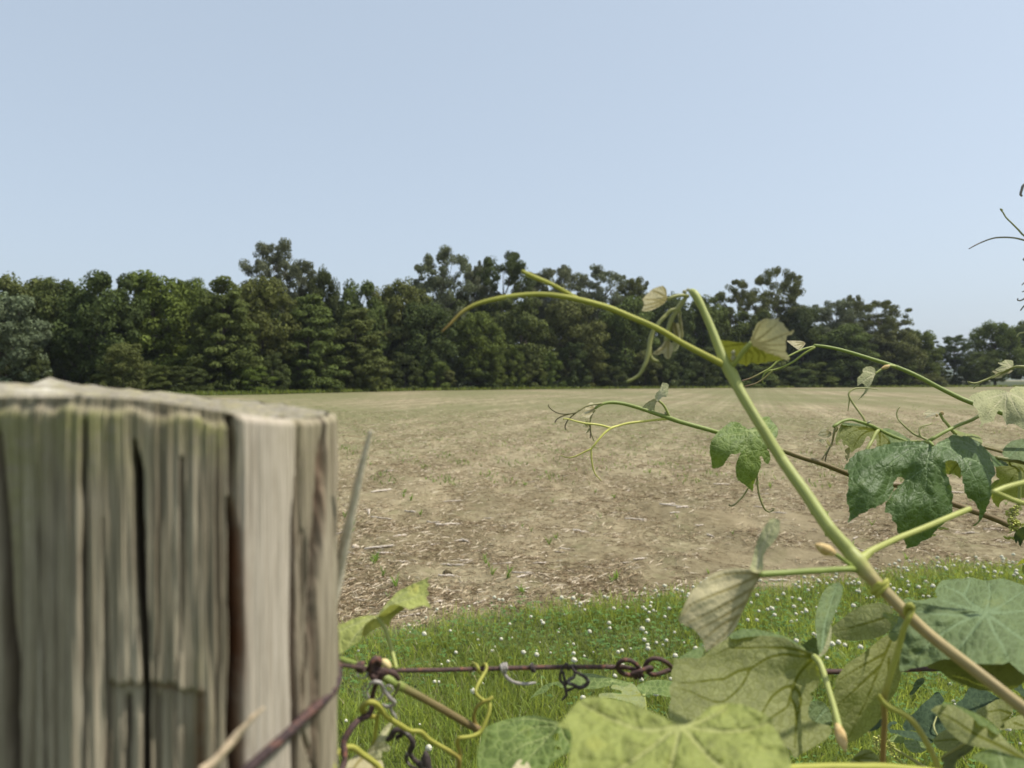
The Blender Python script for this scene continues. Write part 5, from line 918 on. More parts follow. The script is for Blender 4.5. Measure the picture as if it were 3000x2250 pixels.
lf(s8, M_BACK, pt(J8([(540, -120), (545, -20), (552, 90), c_(600, 130), (560, 200), (510, 255), (470, 320), (482, 460), (522, 522), c_(580, 592), (610, 512), (642, 470), (702, 458), (840, 440), (995, 430), (1150, 430), (1300, 200), (1250, -200), (1000, -260), (750, -200)]), ct(J8, [(540, -120, .90), (580, 592, .93), (1150, 430, .92), (1000, -260, .93), (800, 100, .905)]), vn(J8, [(935, -60), (800, 120), (640, 330), (590, 560)], [(935, -60), (760, -20), (590, 60)], [(935, -60), (900, 220), (850, 430)], [(935, -60), (1080, 150), (1120, 400)]), -1, 6, 2.6, .0015, sec=44), pt(J8([(468, 212), (520, 170), (592, 136), (560, 205), (505, 262), (470, 305)]), ct(J8, [(468, 212, .9), (592, 136, .9), (470, 305, .9)]), (), 1, 6, .8), label='yellow green pointed leaf right of the glossy leaf, seen from below')
lf(s8, M_BLUE, pt(K1([(1955, 385), (1985, 320), (2060, 258), (2140, 234), (2300, 232), (2420, 350), (2350, 520), (2150, 470), (2050, 462), (1990, 440)]), ct(K1, [(1955, 385, .87), (2140, 234, .89), (2350, 520, .85), (2150, 380, .868)]), vn(K1, [(2005, 455), (2100, 370), (2212, 290), (2350, 250)]), 1, 6, 1.5, .0016, sec=36), label='bluish green leaf at the right edge behind the glossy leaf')
st(s8, K1([(1750, 325), (1850, 350), (1955, 378), (2100, 420)]), (.86, .865, .872, .88), (4.5, 4.5, 4.5, 4.5), M_STEMG, 'stem', (.6, .9)); st(s8, K1([(1880, 445), (2000, 465), (2100, 480), (2212, 503), (2500, 570)]), (.86, .86, .86, .862, .87), (6, 6, 6.5, 7, 8), M_STEMG, 'stem', (.4, .8))
st(s8, J8([(905, -40), (925, 20), (935, 120), (925, 260), (920, 440), (900, 560), (880, 700)]), (.88, .88, .878, .876, .875, .873, .872), (3, 4, 4.5, 4.5, 4.5, 3.8, 3), M_STEM, 'stalk'); tends(s8, [(K1([(2150, 605), (2130, 570), (2090, 547), (2058, 540), (2042, 510), (2050, 475), (2066, 442), (2062, 468), (2048, 488)]), (.878, .876, .874, .872, .87, .868, .866, .866, .867), (3.2, 3.2, 3, 3, 2.8, 2.5, 2.2, 2, 1.5))], M_TEND)
fr = random.Random(3)
def cluster(px, spread, n, d, name='flower_cluster', rb=5.0):
    sp = []; cv, _ = dense_curve(px, False, 3); m = len(cv)
    for i in range(n):
        t = fr.random(); q = cv[int(t * (m - 1))]; a = fr.uniform(0, 6.283); s = spread * (1 - .45 * t) * fr.uniform(.25, 1); dx, dy, dz = math.cos(a) * s, fr.uniform(-.5, .5) * s, math.sin(a) * s
        b0 = P(q[0] + dx * .72, q[1] + dy * .6 + 2, d + dz * .72 * d / FPX); b1 = P(q[0] + dx * .72 + dx / s * rb * 1.9, q[1] + dy * .6 + fr.uniform(-3, 5), d + (dz * .72 + dz / s * rb * 1.9) * d / FPX); sp.append((b0, b1, rb * .5 * fr.uniform(.8, 1.2) * d / FPX))
    o = blob_mesh(name, sp, M_BUDG, s8, seg=7, lump=.15); tb = TubeB(); tb.px(px, d, (3.5, 2), step=3)
    for b0, b1, r in sp[::2]:
        k = (b0 + b1) / 2; e = min(cv, key=lambda q: abs(P(q[0], q[1], d)[2] - k[2] + .002)); tb.tube3([P(e[0], e[1], d), b0], [r * .35, r * .3], sides=4)
    t_ = tb.build('rachis', M_TENDG, None); t_.parent = o
    return o
cluster(J8([(850, 560), (800, 700), (830, 850), (845, 980)]), 27, 120, .865); cluster(J8([(830, 800), (920, 850), (990, 880)]), 16, 22, .865); cluster(J8([(820, 1080), (760, 1070), (710, 1080)]), 17, 26, .865)
cluster(K1([(1225, 1275), (1270, 1270), (1305, 1290)]), 7, 12, .80, rb=4.5); cluster(K1([(1115, 1352), (1155, 1355)]), 6, 7, .80, rb=4.5)
tends(s8, [(J8([(925, 530), (880, 560), (850, 600), (840, 640)]), .868, (3, 3, 2.6, 2.4), (.6, .9))], M_TENDG, 'stalk')
lf(s8, M_DKB, pt(J8([(835, 1045), (880, 962), (940, 925), (995, 902), (1100, 930), (1150, 1050), (1060, 1100), (995, 1105), (965, 1160), c_(936, 1218), (912, 1165), (895, 1125), (868, 1168), (848, 1130)]), ct(J8, [(835, 1045, .85), (1100, 930, .84), (936, 1218, .85), (950, 1020, .84)]), vn(J8, [(1050, 960), (960, 1060), (936, 1200)]), 1, 5, 1.8, .001, sec=30), label='small dark blue green leaf below the flower cluster')
lf(s8, M_BACK, pt(J8([c_(870, 1532), (920, 1470), (995, 1420), (1120, 1380), (1150, 1500), (1050, 1480), (980, 1490), (910, 1518)]), ct(J8, [(870, 1532, .8), (1120, 1380, .78), (1050, 1480, .79)]), (), -1, 5, 1), pt(J8([(985, 1530), (1100, 1540), (1100, 1680), (970, 1640)]), ct(J8, [(985, 1530, .8), (1100, 1680, .8), (970, 1640, .8)]), (), 1, 6, 1))
# ---------------------------------------------------------------- S2: thin shoot reaching left with branching tendril
s2 = shoot((1962, 1225), .85, 'slender vine shoot reaching left over the field with a fine branching yellow tendril')
st(s2, J4([(795, 500), (860, 455), (930, 425), (1050, 410), (1200, 425), (1400, 475), (1600, 540), (1750, 590), (1920, 645), (2074, 700)]) + J1([(130, 212), (285, 258), (500, 320), (800, 410), (1100, 490), (1330, 550), (1500, 612), (1659, 668)]) + J3([(300, 1145), (600, 1262), (760, 1325)]) + K1([(450, 770), (740, 770), (1000, 870), (1360, 985), (1560, 1058), (1700, 1105), (1900, 1182), (2000, 1228), (2212, 1330), (2500, 1500), (3600, 2300), (4200, 3300)]),
   (.83, .832, .835, .838, .84, .842, .845, .848, .85, .853, .855, .857, .86, .863, .866, .868, .87, .872, .875, .878, .88, .885, .888, .89, .892, .894, .895, .897, .898, .90, .91, .93, .95), (3.5, 4, 4.5, 5, 5.2, 5.4, 5.8, 6, 7, 6.5, 6.5, 6.5, 7, 7, 7, 7, 7, 7.2, 7.5, 7.8, 8, 8.2, 8.5, 8.5, 8.5, 8.5, 8.5, 8.5, 8.5, 9, 9, 10, 11), M_STEMG, age=[0] * 14 + [.3, .6, .8, .8, .8, .8, .8] + [.85] * 12)
tends(s2, [(J4([(1905, 655), (1700, 675), (1500, 700), (1300, 725), (1150, 765), (1040, 800), (950, 865), (860, 960), (790, 1050), (735, 1118)]), (.85, .846, .842, .838, .835, .83, .826, .822, .82, .82), (4.2, 3.6, 3.4, 3.4, 3.4, 3.6, 3.2, 3, 3, 3)), (J4([(735, 1115), (640, 1160), (540, 1210), (430, 1245), (340, 1240), (275, 1210)]), .82, (3, 2.4, 2.2, 2, 1.8, 1.4), (0, .6)), (J4([(735, 1118), (740, 1250), (760, 1390), (800, 1500), (888, 1596)]), .82, (3, 2.6, 2.4, 2, 1.4), (0, .5)), (J4([(1040, 800), (900, 760), (780, 740), (640, 725), (500, 695), (400, 665), (318, 656), (316, 672)]), (.83, .826, .823, .82, .818, .816, .815, .815), (3.2, 3, 3, 2.8, 2.4, 2.2, 2, 2))], stem_mat('lemon tendril', (.56, .54, .12), (.40, .34, .13), .45, .15), label='long lemon yellow branching tendril')
tends(s2, [(J4([(905, 422), (780, 440), (640, 475), (580, 510), (500, 560), (400, 580), (280, 580), (180, 545), (110, 495), (85, 455), (95, 440)]), (.833, .828, .825, .823, .82, .818, .816, .815, .814, .814, .814), (2.8, 2.8, 3, 3.4, 3.2, 2.4, 2.2, 2, 1.8, 1.6, 1.4), (.3, .8)), (J4([(440, 575), (330, 605), (250, 640), (200, 680), (188, 722)]), .819, (2.6, 2.2, 2, 1.8, 1.5), (.5, 1)), (J4([(570, 515), (480, 585), (405, 655), (360, 715), (338, 790), (355, 826)]), .821, (2.8, 2.4, 2.2, 2, 1.8, 1.6), (.4, 1)), (J4([(800, 520), (740, 610), (722, 690), (725, 780), (735, 880), (778, 992)]), .828, (2.5, 2.5, 2.4, 2.2, 2, 1.4), (.3, .6)), (J4([(715, 760), (728, 850), (722, 950)]), .828, (2, 2, 1.5), (.8, 1))], M_TENDG, label='fine brownish curling tendrils at the shoot tip')
JV = (795, 505)
lf(s2, M_TIP, pt(J4([(800, 500), (778, 435), (735, 413), (690, 435), (655, 485), (640, 555), (632, 605), c_(588, 636), (640, 626), (685, 645), (740, 600), (790, 535)]), ct(J4, [(800, 500, .83), (735, 413, .834), (588, 636, .822), (690, 540, .829)]), vn(J4, [JV, (740, 460), (690, 440)], [JV, (720, 490), (655, 480)], [JV, (715, 530), (640, 540)], [JV, (715, 560), (635, 600)], [JV, (700, 595), (600, 633)]), -1, 3, 1.2, .0028, sec=0), pt(J4([(640, 712), (690, 695), (715, 735), (690, 780), (650, 765)]), ct(J4, [(640, 712, .828), (715, 735, .828), (650, 765, .83)]), (), 1, 3, 1, 0), pt(J4([(712, 795), (670, 850), c_(655, 885), (700, 852), (722, 815)]), ct(J4, [(712, 795, .828), (655, 885, .828), (722, 815, .83)]), (), 1, 3, 1, 0), label='tiny cream ribbed leaf unfolding at the shoot tip')
st(s2, J4([(1920, 625), (1885, 540), (1830, 445), (1758, 382)]), (.85, .848, .846, .844), (4.5, 3.6, 3.4, 3.2), M_STEM, 'petiole'); bud(s2, [((1953, 1215, .85), (1947, 1207, .848), 3.5)], M_PALE)
lf(s2, M_PALE, pt(J4([(1708, 350), (1722, 285), (1785, 200), (1808, 135), (1830, 115), (1880, 125), c_(1917, 150), (1898, 200), c_(1912, 250), (1888, 290), c_(1872, 328), (1830, 322), (1795, 340), (1752, 388)]), ct(J4, [(1730, 370, .844), (1830, 115, .855), (1912, 250, .835), (1790, 240, .84)]), vn(J4, [(1745, 375), (1780, 270), (1830, 130)], [(1745, 375), (1810, 250), (1910, 160)], [(1745, 375), (1830, 280), (1905, 250)], [(1745, 375), (1810, 320), (1870, 320)]), 1, 3, 2.2, .003, sec=0), pt(J4([(1712, 352), (1625, 388), (1555, 440), c_(1512, 482), (1545, 495), (1600, 505), c_(1620, 560), (1660, 520), c_(1695, 545), (1700, 470), (1728, 405), (1752, 388)]), ct(J4, [(1730, 370, .844), (1512, 482, .838), (1695, 545, .848), (1640, 440, .842)]), vn(J4, [(1735, 375), (1620, 420), (1530, 478)], [(1735, 375), (1650, 450), (1610, 520)], [(1735, 375), (1690, 450), (1690, 520)]), 1, 3, 2, .003, sec=0), label='whitish downy young leaf folded like a butterfly')
JV = (792, 222)
lf(s2, M_MID, pt(J1([(800, 208), (720, 170), (672, 138), (640, 105), (560, 88), (480, 110), (380, 180), (300, 252), (222, 350), (176, 450), (164, 560), (184, 680), (196, 770), c_(208, 842), (300, 828), c_(342, 815), (390, 770), (420, 720), (460, 660), (502, 610), (582, 612), (650, 588), (664, 590), (622, 690), (590, 790), (584, 880), c_(600, 985), c_(650, 1052), (700, 1080), (760, 1130), (812, 1170), c_(857, 1218), (870, 1100), (902, 1020), (946, 920), (980, 830), (990, 740), (968, 650), (1000, 634), (1030, 680), (1052, 740), c_(1106, 772), (1142, 700), (1130, 600), (1090, 520), (1150, 440), (1232, 350), (1262, 290), (1256, 180), (1202, 110), (1142, 50), c_(1132, 8), (1060, 5), (1010, 30), (950, 140), (880, 180), (822, 195)]),
   ct(J1, [(792, 222, .838), (560, 88, .862), (300, 252, .838), (164, 560, .825), (208, 842, .835), (480, 430, .822), (770, 500, .825), (790, 900, .822), (857, 1218, .838), (1000, 450, .835), (1106, 772, .842), (1130, 8, .875), (1262, 290, .855)]), vn(J1, [JV, (772, 330), (766, 500), (772, 750), (792, 950), (850, 1200)], [JV, (690, 285), (560, 295), (420, 328), (300, 390), (225, 500), (200, 800)], [JV, (690, 190), (560, 180), (420, 210), (300, 290)], [JV, (860, 265), (950, 350), (1040, 440), (1100, 560), (1115, 750)], [JV, (950, 210), (1080, 150), (1130, 30)], [JV, (1000, 250), (1130, 230), (1250, 270)]), 1, 5, 2.0, .0026, sec=34, und=.0022), label='mid green lobed leaf with ribbed surface behind the thick stem')
tends(s2, [(J1([(790, 1150), (770, 1185), (715, 1275), (640, 1360), (570, 1425), (510, 1450), (478, 1440), (480, 1422)]), .84, (2.6, 2.6, 2.6, 2.4, 2.4, 2.6, 2.4, 2), (0, .5))], M_TENDG, label='thin tendril hanging left below the ribbed leaf'); tends(s2, [(J1([(925, 940), (932, 1050), (945, 1180), (972, 1310), (1012, 1420), (1062, 1510), (1130, 1546), (1190, 1518), (1212, 1490), (1160, 1492)]), .84, (3, 3, 3, 3, 2.8, 2.6, 2.4, 2.2, 1.8, 1.2), (0, .4))], M_TENDG, label='thin tendril curling up to the right below the ribbed leaf')
# ---------------------------------------------------------------- S4: upper right shoot
s4 = shoot((2850, 1185), .9, 'green vine shoot sloping down right before the woods, ending under a pale downy leaf')
st(s4, B4([(700, 765), (780, 775), (900, 800), (1100, 860), (1300, 925), (1450, 990), (1600, 1070), (1750, 1145), (1850, 1185)]) + K2([(1250, 1040), (1450, 1110), (1600, 1170), (1800, 1230)]) + [(3080, 1275), (3300, 1400), (3500, 1800), (3560, 2500)], (.93, .928, .925, .92, .915, .91, .905, .90, .895, .89, .885, .88, .875, .87, .86, .87, .88), (4, 4.5, 4.8, 5.2, 5.8, 6, 6.4, 6.8, 7, 7, 7.2, 7.4, 7.6, 8, 8.5, 9, 10), M_STEMG)
tends(s4, [(B4([(712, 772), (620, 795), (525, 840), (440, 880), (385, 930), (330, 960), (250, 1000), (180, 1022)]), (.93, .925, .92, .918, .916, .915, .914, .914), (3.2, 3, 2.8, 3, 3, 2.6, 2, 1.5), [0, 0, 0, 0, 0, .2, .7, 1]), (B4([(705, 782), (630, 825), (540, 890), (440, 935), (360, 955), (335, 985), (328, 1020), (340, 1042), (352, 1032)]), .925, (3.4, 3.2, 3, 2.8, 2.6, 2.4, 2.2, 2, 1.6)), (B4([(400, 950), (345, 1000), (280, 1040), (200, 1062)]), .922, (2.6, 2.2, 1.8, 1.2), (.2, 1))], stem_mat('green tendril', (.26, .30, .06), (.28, .16, .10)))
lf(s4, M_TIP, pt(B4([c_(503, 734), (560, 733), (635, 746), (625, 772), (592, 797), (552, 772), (525, 752)]), ct(B4, [(503, 734, .92), (635, 746, .93), (592, 797, .924)]), vn(B4, [(634, 748), (570, 744), (512, 736)], [(630, 752), (580, 765), (560, 770)], [(628, 760), (605, 780), (592, 793)]), -1, 3, .8, .002, sec=0), label='tiny cream leaf at the tip of the sloping shoot')
st(s4, B4([(1290, 920), (1240, 912), (1190, 935), (1140, 970)]), (.915, .91, .907, .905), (3.5, 4, 3, 2.6), M_STEM, 'petiole'); bud(s4, [((2606, 1071, .908), (2580, 1081, .906), 6)])
lf(s4, M_PALE, pt(B4([(1140, 968), (1132, 930), (1088, 919), c_(1050, 942), (1050, 966), c_(1014, 1000), (1013, 1030), c_(1015, 1060), (1042, 1038), (1062, 1050), (1070, 1088), c_(1018, 1158), (1072, 1110), (1102, 1060), (1125, 1010)]), ct(B4, [(1140, 968, .905), (1088, 919, .915), (1015, 1060, .90), (1018, 1158, .905), (1080, 1000, .90)]), vn(B4, [(1140, 970), (1090, 1000), (1020, 1050)], [(1140, 970), (1090, 955), (1050, 950)], [(1138, 972), (1100, 1040), (1030, 1145)]), 1, 3, 1.8, .002, sec=0), label='whitish drooping young leaf under the sloping shoot')
JV = (1675, 828)
lf(s4, M_PALE, pt(K2([(1690, 820), (1600, 798), (1450, 784), (1330, 802), (1200, 830), (1110, 862), c_(1040, 922), (1110, 955), (1122, 1050), (1172, 1085), (1200, 1180), (1222, 1250), c_(1245, 1312), c_(1226, 1402), (1272, 1342), (1340, 1312), c_(1442, 1292), (1462, 1222), (1500, 1150), (1542, 1100), (1588, 1115), (1592, 1160), (1600, 1230), (1640, 1300), c_(1648, 1352), (1740, 1332), (1850, 1372), (1936, 1440), (2100, 1560), (2250, 1450), (2280, 1150), (2150, 850), (1990, 760), (1936, 745), (1850, 735), (1785, 742), (1735, 778)]),
   ct(K2, [(1675, 828, .83), (1450, 784, .85), (1040, 922, .835), (1226, 1402, .80), (1350, 1050, .808), (1560, 1090, .825), (1850, 735, .85), (1850, 1050, .805), (2250, 1450, .79), (1648, 1352, .81)]), vn(K2, [JV, (1500, 880), (1300, 930), (1060, 930)], [JV, (1530, 980), (1380, 1140), (1235, 1390)], [JV, (1640, 1000), (1640, 1340)], [JV, (1760, 1000), (1900, 1250), (2050, 1500)], [JV, (1850, 900), (2200, 1150)]), 1, 5, 2.6, .0024, sec=34, und=.0022), label='pale yellow green downy leaf hanging at the right edge')
# ---------------------------------------------------------------- S6: small shoot with drooping cream buds, left of the glossy leaf
s6 = shoot((2540, 1245), .86, 'small vine shoot left of the glossy leaf with drooping cream buds')
st(s6, J3([(505, 552), (560, 520), (610, 485), (700, 450), (800, 440), (920, 470), (1050, 512), (1150, 550), (1250, 602), (1400, 680), (1700, 800)]), (.845, .847, .85, .852, .855, .857, .86, .862, .865, .87, .87), (4, 5, 4, 4, 4.2, 4.5, 5.2, 5, 5, 5, 5), M_STEMG)
tends(s6, [(J3([(1030, 490), (985, 400), (920, 310), (850, 215), (785, 110), (755, 40), (765, -5)]) + A5([(350, 335), (380, 326), (420, 324), (480, 328), (525, 336)]), (.86, .862, .865, .868, .87, .872, .873, .874, .875, .876, .877, .878), (3.2, 3, 2.8, 2.8, 2.8, 2.8, 2.8, 2.4, 2.2, 2, 1.6, 1)), (A5([(322, 370), (328, 405), (322, 450), (318, 482)]), .873, (2.2, 2, 1.6, 1))], M_TENDG); tends(s6, [(J3([(540, 555), (520, 640), (500, 740), (480, 830), (430, 920), (395, 1010), (372, 1112)]), .846, (3.6, 3.4, 3, 2.8, 2.6, 2.4, 1.6), (.4, .8)), (J3([(428, 920), (375, 1000), (322, 1080)]), .846, (2.4, 2, 1.4), (.3, .6)), (J3([(560, 560), (575, 590), (540, 640)]), .848, (3, 2.5, 2))], M_TENDG)
bud(s6, [((2541, 1240, .858), (2552, 1233, .856), 3.5)], M_TIP)
lf(s6, M_TIP, pt(J3([c_(248, 692), (300, 620), (340, 592), (395, 585), (420, 622), (465, 640), (472, 690), (400, 732), (310, 718)]), ct(J3, [(248, 692, .838), (420, 600, .845), (470, 690, .848), (350, 660, .836)]), vn(J3, [(460, 650), (380, 640), (300, 650), (255, 688)], [(460, 660), (380, 690), (310, 705)], [(450, 645), (400, 610)]), -1, 3.5, .8, .0025, sec=0), pt(J3([(268, 772), (340, 758), (392, 768), (362, 800), c_(332, 845), (300, 800)]), ct(J3, [(268, 772, .84), (392, 768, .842), (332, 845, .84)]), (), 1, 3.5, .8, 0), pt(J3([(405, 770), (450, 818), c_(492, 882), (432, 862), (400, 812)]), ct(J3, [(405, 770, .842), (492, 882, .84), (400, 812, .845)]), (), 1, 3.5, .8, 0), pt(J3([(270, 760), (230, 790), c_(195, 825), (210, 790), (250, 745)]), ct(J3, [(270, 760, .842), (195, 825, .842), (250, 745, .845)]), (), 1, 3.5, .5, 0), label='drooping cream coloured young leaves at the shoot tip')
lf(s6, M_TIP, pt(J3([(690, 930), (730, 905), (765, 880), (785, 920), (772, 980), c_(752, 1062), (730, 1000), (700, 965)]), ct(J3, [(690, 930, .85), (765, 880, .852), (752, 1062, .85)]), (), 1, 3.5, 1, .001), pt(J3([(690, 1030), (730, 1000), (752, 1040), (745, 1090), c_(722, 1112), (712, 1070)]), ct(J3, [(690, 1030, .852), (745, 1090, .852), (722, 1112, .85)]), (), -1, 4, 1, 0), label='dry tan scrap of leaf hanging beside the yellow green leaf')
JV = (1225, 605)
lf(s6, M_BACK, pt(J3([(640, 502), (620, 560), (592, 602), (560, 690), (540, 780), c_(560, 858), (588, 785), (650, 758), (658, 830), c_(690, 862), c_(705, 838), (762, 880), c_(798, 975), (870, 912), (940, 880), (1000, 800), (1030, 730), (1075, 700), (1110, 742), (1150, 762), (1190, 750), (1210, 800), (1215, 920), (1300, 910), (1430, 860), (1460, 800), (1400, 740), (1330, 680), (1290, 642), (1306, 600), (1260, 588), (1220, 604), (1150, 570), (1050, 548), (900, 540), (750, 530)]), ct(J3, [(1225, 605, .865), (640, 502, .845), (560, 858, .835), (798, 975, .838), (900, 700, .842), (1215, 920, .85), (1440, 830, .86)]), vn(J3, [JV, (1050, 590), (850, 620), (700, 740), (680, 850)], [JV, (1040, 640), (900, 760), (810, 950)], [JV, (900, 560), (680, 560), (560, 800)], [JV, (1260, 720), (1260, 900)], [JV, (1330, 720), (1430, 820)]), -1, 5, 2, .0016, sec=34),
   pt(J3([(640, 502), (720, 493), (850, 502), (1000, 524), (1120, 550), (1225, 604), (1150, 572), (1050, 550), (880, 544), (700, 530)]), ct(J3, [(640, 502, .846), (850, 502, .866), (1120, 550, .87), (1225, 604, .866), (880, 544, .851)]), (), 1, 5, 1.6, 0), pt(J3([c_(1290, 632), (1312, 588), (1372, 580), (1450, 600), (1560, 650), (1680, 720), (1765, 795), (1650, 830), (1450, 830), (1400, 742), (1340, 690)]), ct(J3, [(1290, 632, .866), (1372, 580, .885), (1680, 720, .88), (1765, 795, .865), (1450, 820, .86)]), vn(J3, [(1300, 620), (1450, 700), (1700, 790)]), 1, 5, 1.2, .002, sec=30), label='yellow green lobed leaf seen from below, left behind the glossy leaf')
st(s6, J3([(1225, 607), (1185, 670), (1130, 780), (1080, 870), (1040, 940), (990, 1040)]), (.864, .86, .855, .85, .847, .845), (6, 5.5, 5, 5, 5, 5), M_STEM, 'petiole')
# ---------------------------------------------------------------- S7b: curled tip at the upper right edge
s9 = shoot((2980, 1075), .9, 'curled cream tipped vine shoot at the right edge before the tall green tree')
st(s9, K2([(2300, 470), (2100, 425), (1936, 412), (1820, 410), (1740, 430), (1660, 465), (1550, 512), (1480, 552), (1400, 590), (1320, 622), (1240, 650), (1150, 678), (1070, 670), (1025, 650), (1045, 690)]), (.88, .885, .89, .892, .895, .898, .90, .902, .904, .905, .905, .905, .905, .905, .905), (5, 4.6, 4, 4, 3.8, 4, 4, 3.6, 3.4, 3, 2.6, 2.4, 2.4, 2.2, 1.4), M_TENDG); tends(s9, [(K2([(1250, 655), (1190, 695), (1140, 740), (1118, 765)]), .906, (2.2, 2, 1.6, 1.2)), (K2([(1700, 470), (1600, 510), (1500, 560), (1420, 600)]), .899, (2, 2, 2, 1.6))], M_TENDG)
lf(s9, M_PALE, pt(K2([c_(1752, 412), (1760, 352), (1742, 310), (1685, 305), c_(1628, 298), (1598, 332), c_(1515, 348), (1562, 380), c_(1585, 396), (1542, 420), c_(1470, 462), (1560, 492), (1650, 452)]), ct(K2, [(1752, 412, .893), (1628, 298, .90), (1470, 462, .895), (1640, 390, .888)]), vn(K2, [(1748, 412), (1690, 370), (1635, 305)], [(1745, 414), (1650, 380), (1530, 350)], [(1740, 418), (1640, 430), (1490, 462)]), 1, 3.5, 2, .002, sec=0), label='small pale green toothed leaf above the curled tip'); lf(s9, M_TIP, pt(K2([c_(1415, 480), (1500, 490), (1545, 508), (1650, 480), c_(1760, 466), (1700, 512), (1605, 545), (1550, 592), c_(1425, 592), (1485, 550)]), ct(K2, [(1415, 480, .905), (1760, 466, .897), (1425, 592, .90), (1580, 530, .902)]), vn(K2, [(1740, 470), (1600, 520), (1440, 588)]), 1, 3.5, 1.6, .002, sec=0), label='cream pink unfolding leaf below the curled tip')
# ---------------------------------------------------------------- tendrils entering against the sky at the right edge
s10 = shoot((3070, 700), .85, 'vine shoot at the right edge, only its thin tendrils showing against the sky')
st(s10, [(3062, 540), (3056, 640), (3064, 760), (3070, 900), (3090, 1100), (3150, 1500), (3250, 2200)], .85, (4, 5, 5.5, 6, 7, 8, 9), M_STEMG)
tends(s10, [([(3060, 720)] + B5([(995, 697), (940, 640), (880, 580), (820, 520), (790, 470), (765, 436), (790, 452)]), .85, (3, 2.6, 2.4, 2.2, 2, 2, 1.8, 1.2)), ([(3060, 722)] + B5([(995, 742), (900, 720), (800, 714), (700, 722), (600, 755), (520, 792), (460, 826)]), .85, (3, 2.6, 2.4, 2.4, 2.2, 2, 1.8, 1.4), (.3, 1)), ([(3058, 520)] + B5([(995, 205), (972, 255), (962, 300), (975, 314)]), .84, (4, 4, 3.6, 3.4, 2.5), (.9, 1)), ([(3064, 830)] + B5([(995, 1312), (955, 1330), (932, 1325), (936, 1308)]), .85, (2.6, 2.4, 2.2, 2, 1.8), (.9, 1)), ([(3064, 850)] + B5([(995, 1383), (960, 1426)]), .85, (2.4, 2.2, 1.6), (.9, 1)), ([(3062, 815)] + B5([(1000, 1236), (976, 1245)]), .85, (2, 1.8, 1.2), (.9, 1)), ([(3060, 800)] + B5([(1000, 1155), (974, 1178)]), .85, (2, 1.8, 1.2), (.9, 1)), ([(3070, 930)] + B4([(2212, 672), (2178, 680), (2160, 705)]), .85, (2.8, 2.6, 2.4, 2)), ([(3058, 770)] + B5([(1010, 940), (990, 930), (1000, 915)]), .85, (3, 3, 3, 2), (.9, 1))], stem_mat('sky tendril', (.32, .32, .12), (.24, .20, .165)))
# ---------------------------------------------------------------- S3: shoot beside the post
s3 = shoot((1170, 2010), .5, 'vine shoot tied to the wire beside the post, with yellow twisting tendrils')
st(s3, K7([(-150, 90), (0, 125), (100, 168), (250, 238), (440, 305), (620, 385), (800, 475), (900, 530), (975, 575), (1050, 610), (1300, 745), (1600, 915), (1850, 1060), (2000, 1140), (2080, 1185)]), (.50, .49, .485, .48, .475, .472, .47, .472, .474, .476, .482, .49, .496, .50, .502), (10, 10, 10, 9, 9, 9, 12, 14, 15, 12, 11, 11, 11, 11, 9), M_STEMG, age=[0] * 8 + [.1, .6, .75, .8, .8, .85, 1])
tends(s3, [(K7([(980, 530), (965, 580), (940, 640), (905, 700), (880, 730), (820, 780)]), .47, (5, 4, 4, 3.5, 3, 3), [0, .5, .8, .6, .3, 0])], M_TENDG, 'stalk'); bud(s3, [((1143, 1958, .478), (1114, 1930, .476), 13)], rough_mat('cream bud', (.70, .58, .30), (.60, .46, .20), 300, .7))
tb = TubeB()
tb.px(K7([(690, 960), (640, 975), (570, 950), (510, 905), (490, 860), (520, 815), (590, 785), (650, 795), (705, 840), (760, 915), (850, 1000), (980, 1080), (1100, 1150), (1170, 1160), (1250, 1170), (1350, 1262), (1480, 1340), (1600, 1410), (1700, 1470), (1748, 1530), (1742, 1640), (1735, 1800)]), (.462, .46, .455, .45, .447, .445, .444, .445, .448, .452, .457, .462, .467, .47, .472, .475, .478, .48, .482, .483, .484, .485), (5, 7, 8, 8.5, 9, 9, 9, 9, 8.5, 8, 7.5, 7.5, 7, 6.5, 7, 7, 6.5, 6.5, 6.5, 7, 6.5, 6.5), [.3, .3, .35, .3, .2] + [.1] * 12 + [.3, .5, .7, .7, .7], step=3)
tb.px(K7([(1755, 1520), (1762, 1440), (1735, 1350), (1728, 1290), (1755, 1250), (1820, 1240), (1920, 1225), (2020, 1170), (2080, 1060), (2120, 960), (2145, 860), (2140, 800), (2060, 755), (1985, 695), (1962, 640), (1990, 560), (2050, 450), (2095, 370), (2100, 310), (2075, 290), (2052, 320), (2045, 385), (2015, 405), (1995, 350), (1970, 300), (1930, 285), (1905, 315), (1892, 380), (1887, 440)]), (.484, .484, .484, .483, .482, .483, .485, .488, .49, .492, .494, .496, .496, .496, .497, .50, .508, .512, .514, .52, .526, .522, .516, .514, .517, .522, .525, .52, .516), (6, 6, 6, 6, 6, 6, 6, 6, 5.5, 5.5, 5, 5, 5, 4.8, 4.8, 4.8, 5, 5, 5, 5, 5, 5, 5, 4.6, 4.6, 4.6, 4.6, 4, 3), [.6, .5, .4, .2, .2] + [.05] * 24, step=3)
tb.px(K7([(2178, 715), (2140, 750), (2080, 775), (2000, 820), (1955, 900), (1940, 980), (1955, 1060), (1995, 1110)]), (.496, .495, .495, .496, .497, .498, .499, .50), (4, 5, 5, 5, 5, 5, 5, 6), [.2, .2, .3, .5, .6, .7, .8, .9], step=3); tb.build('tendril', M_TEND, s3)['label'] = 'bright yellow tendrils twisting up to grip the wire'
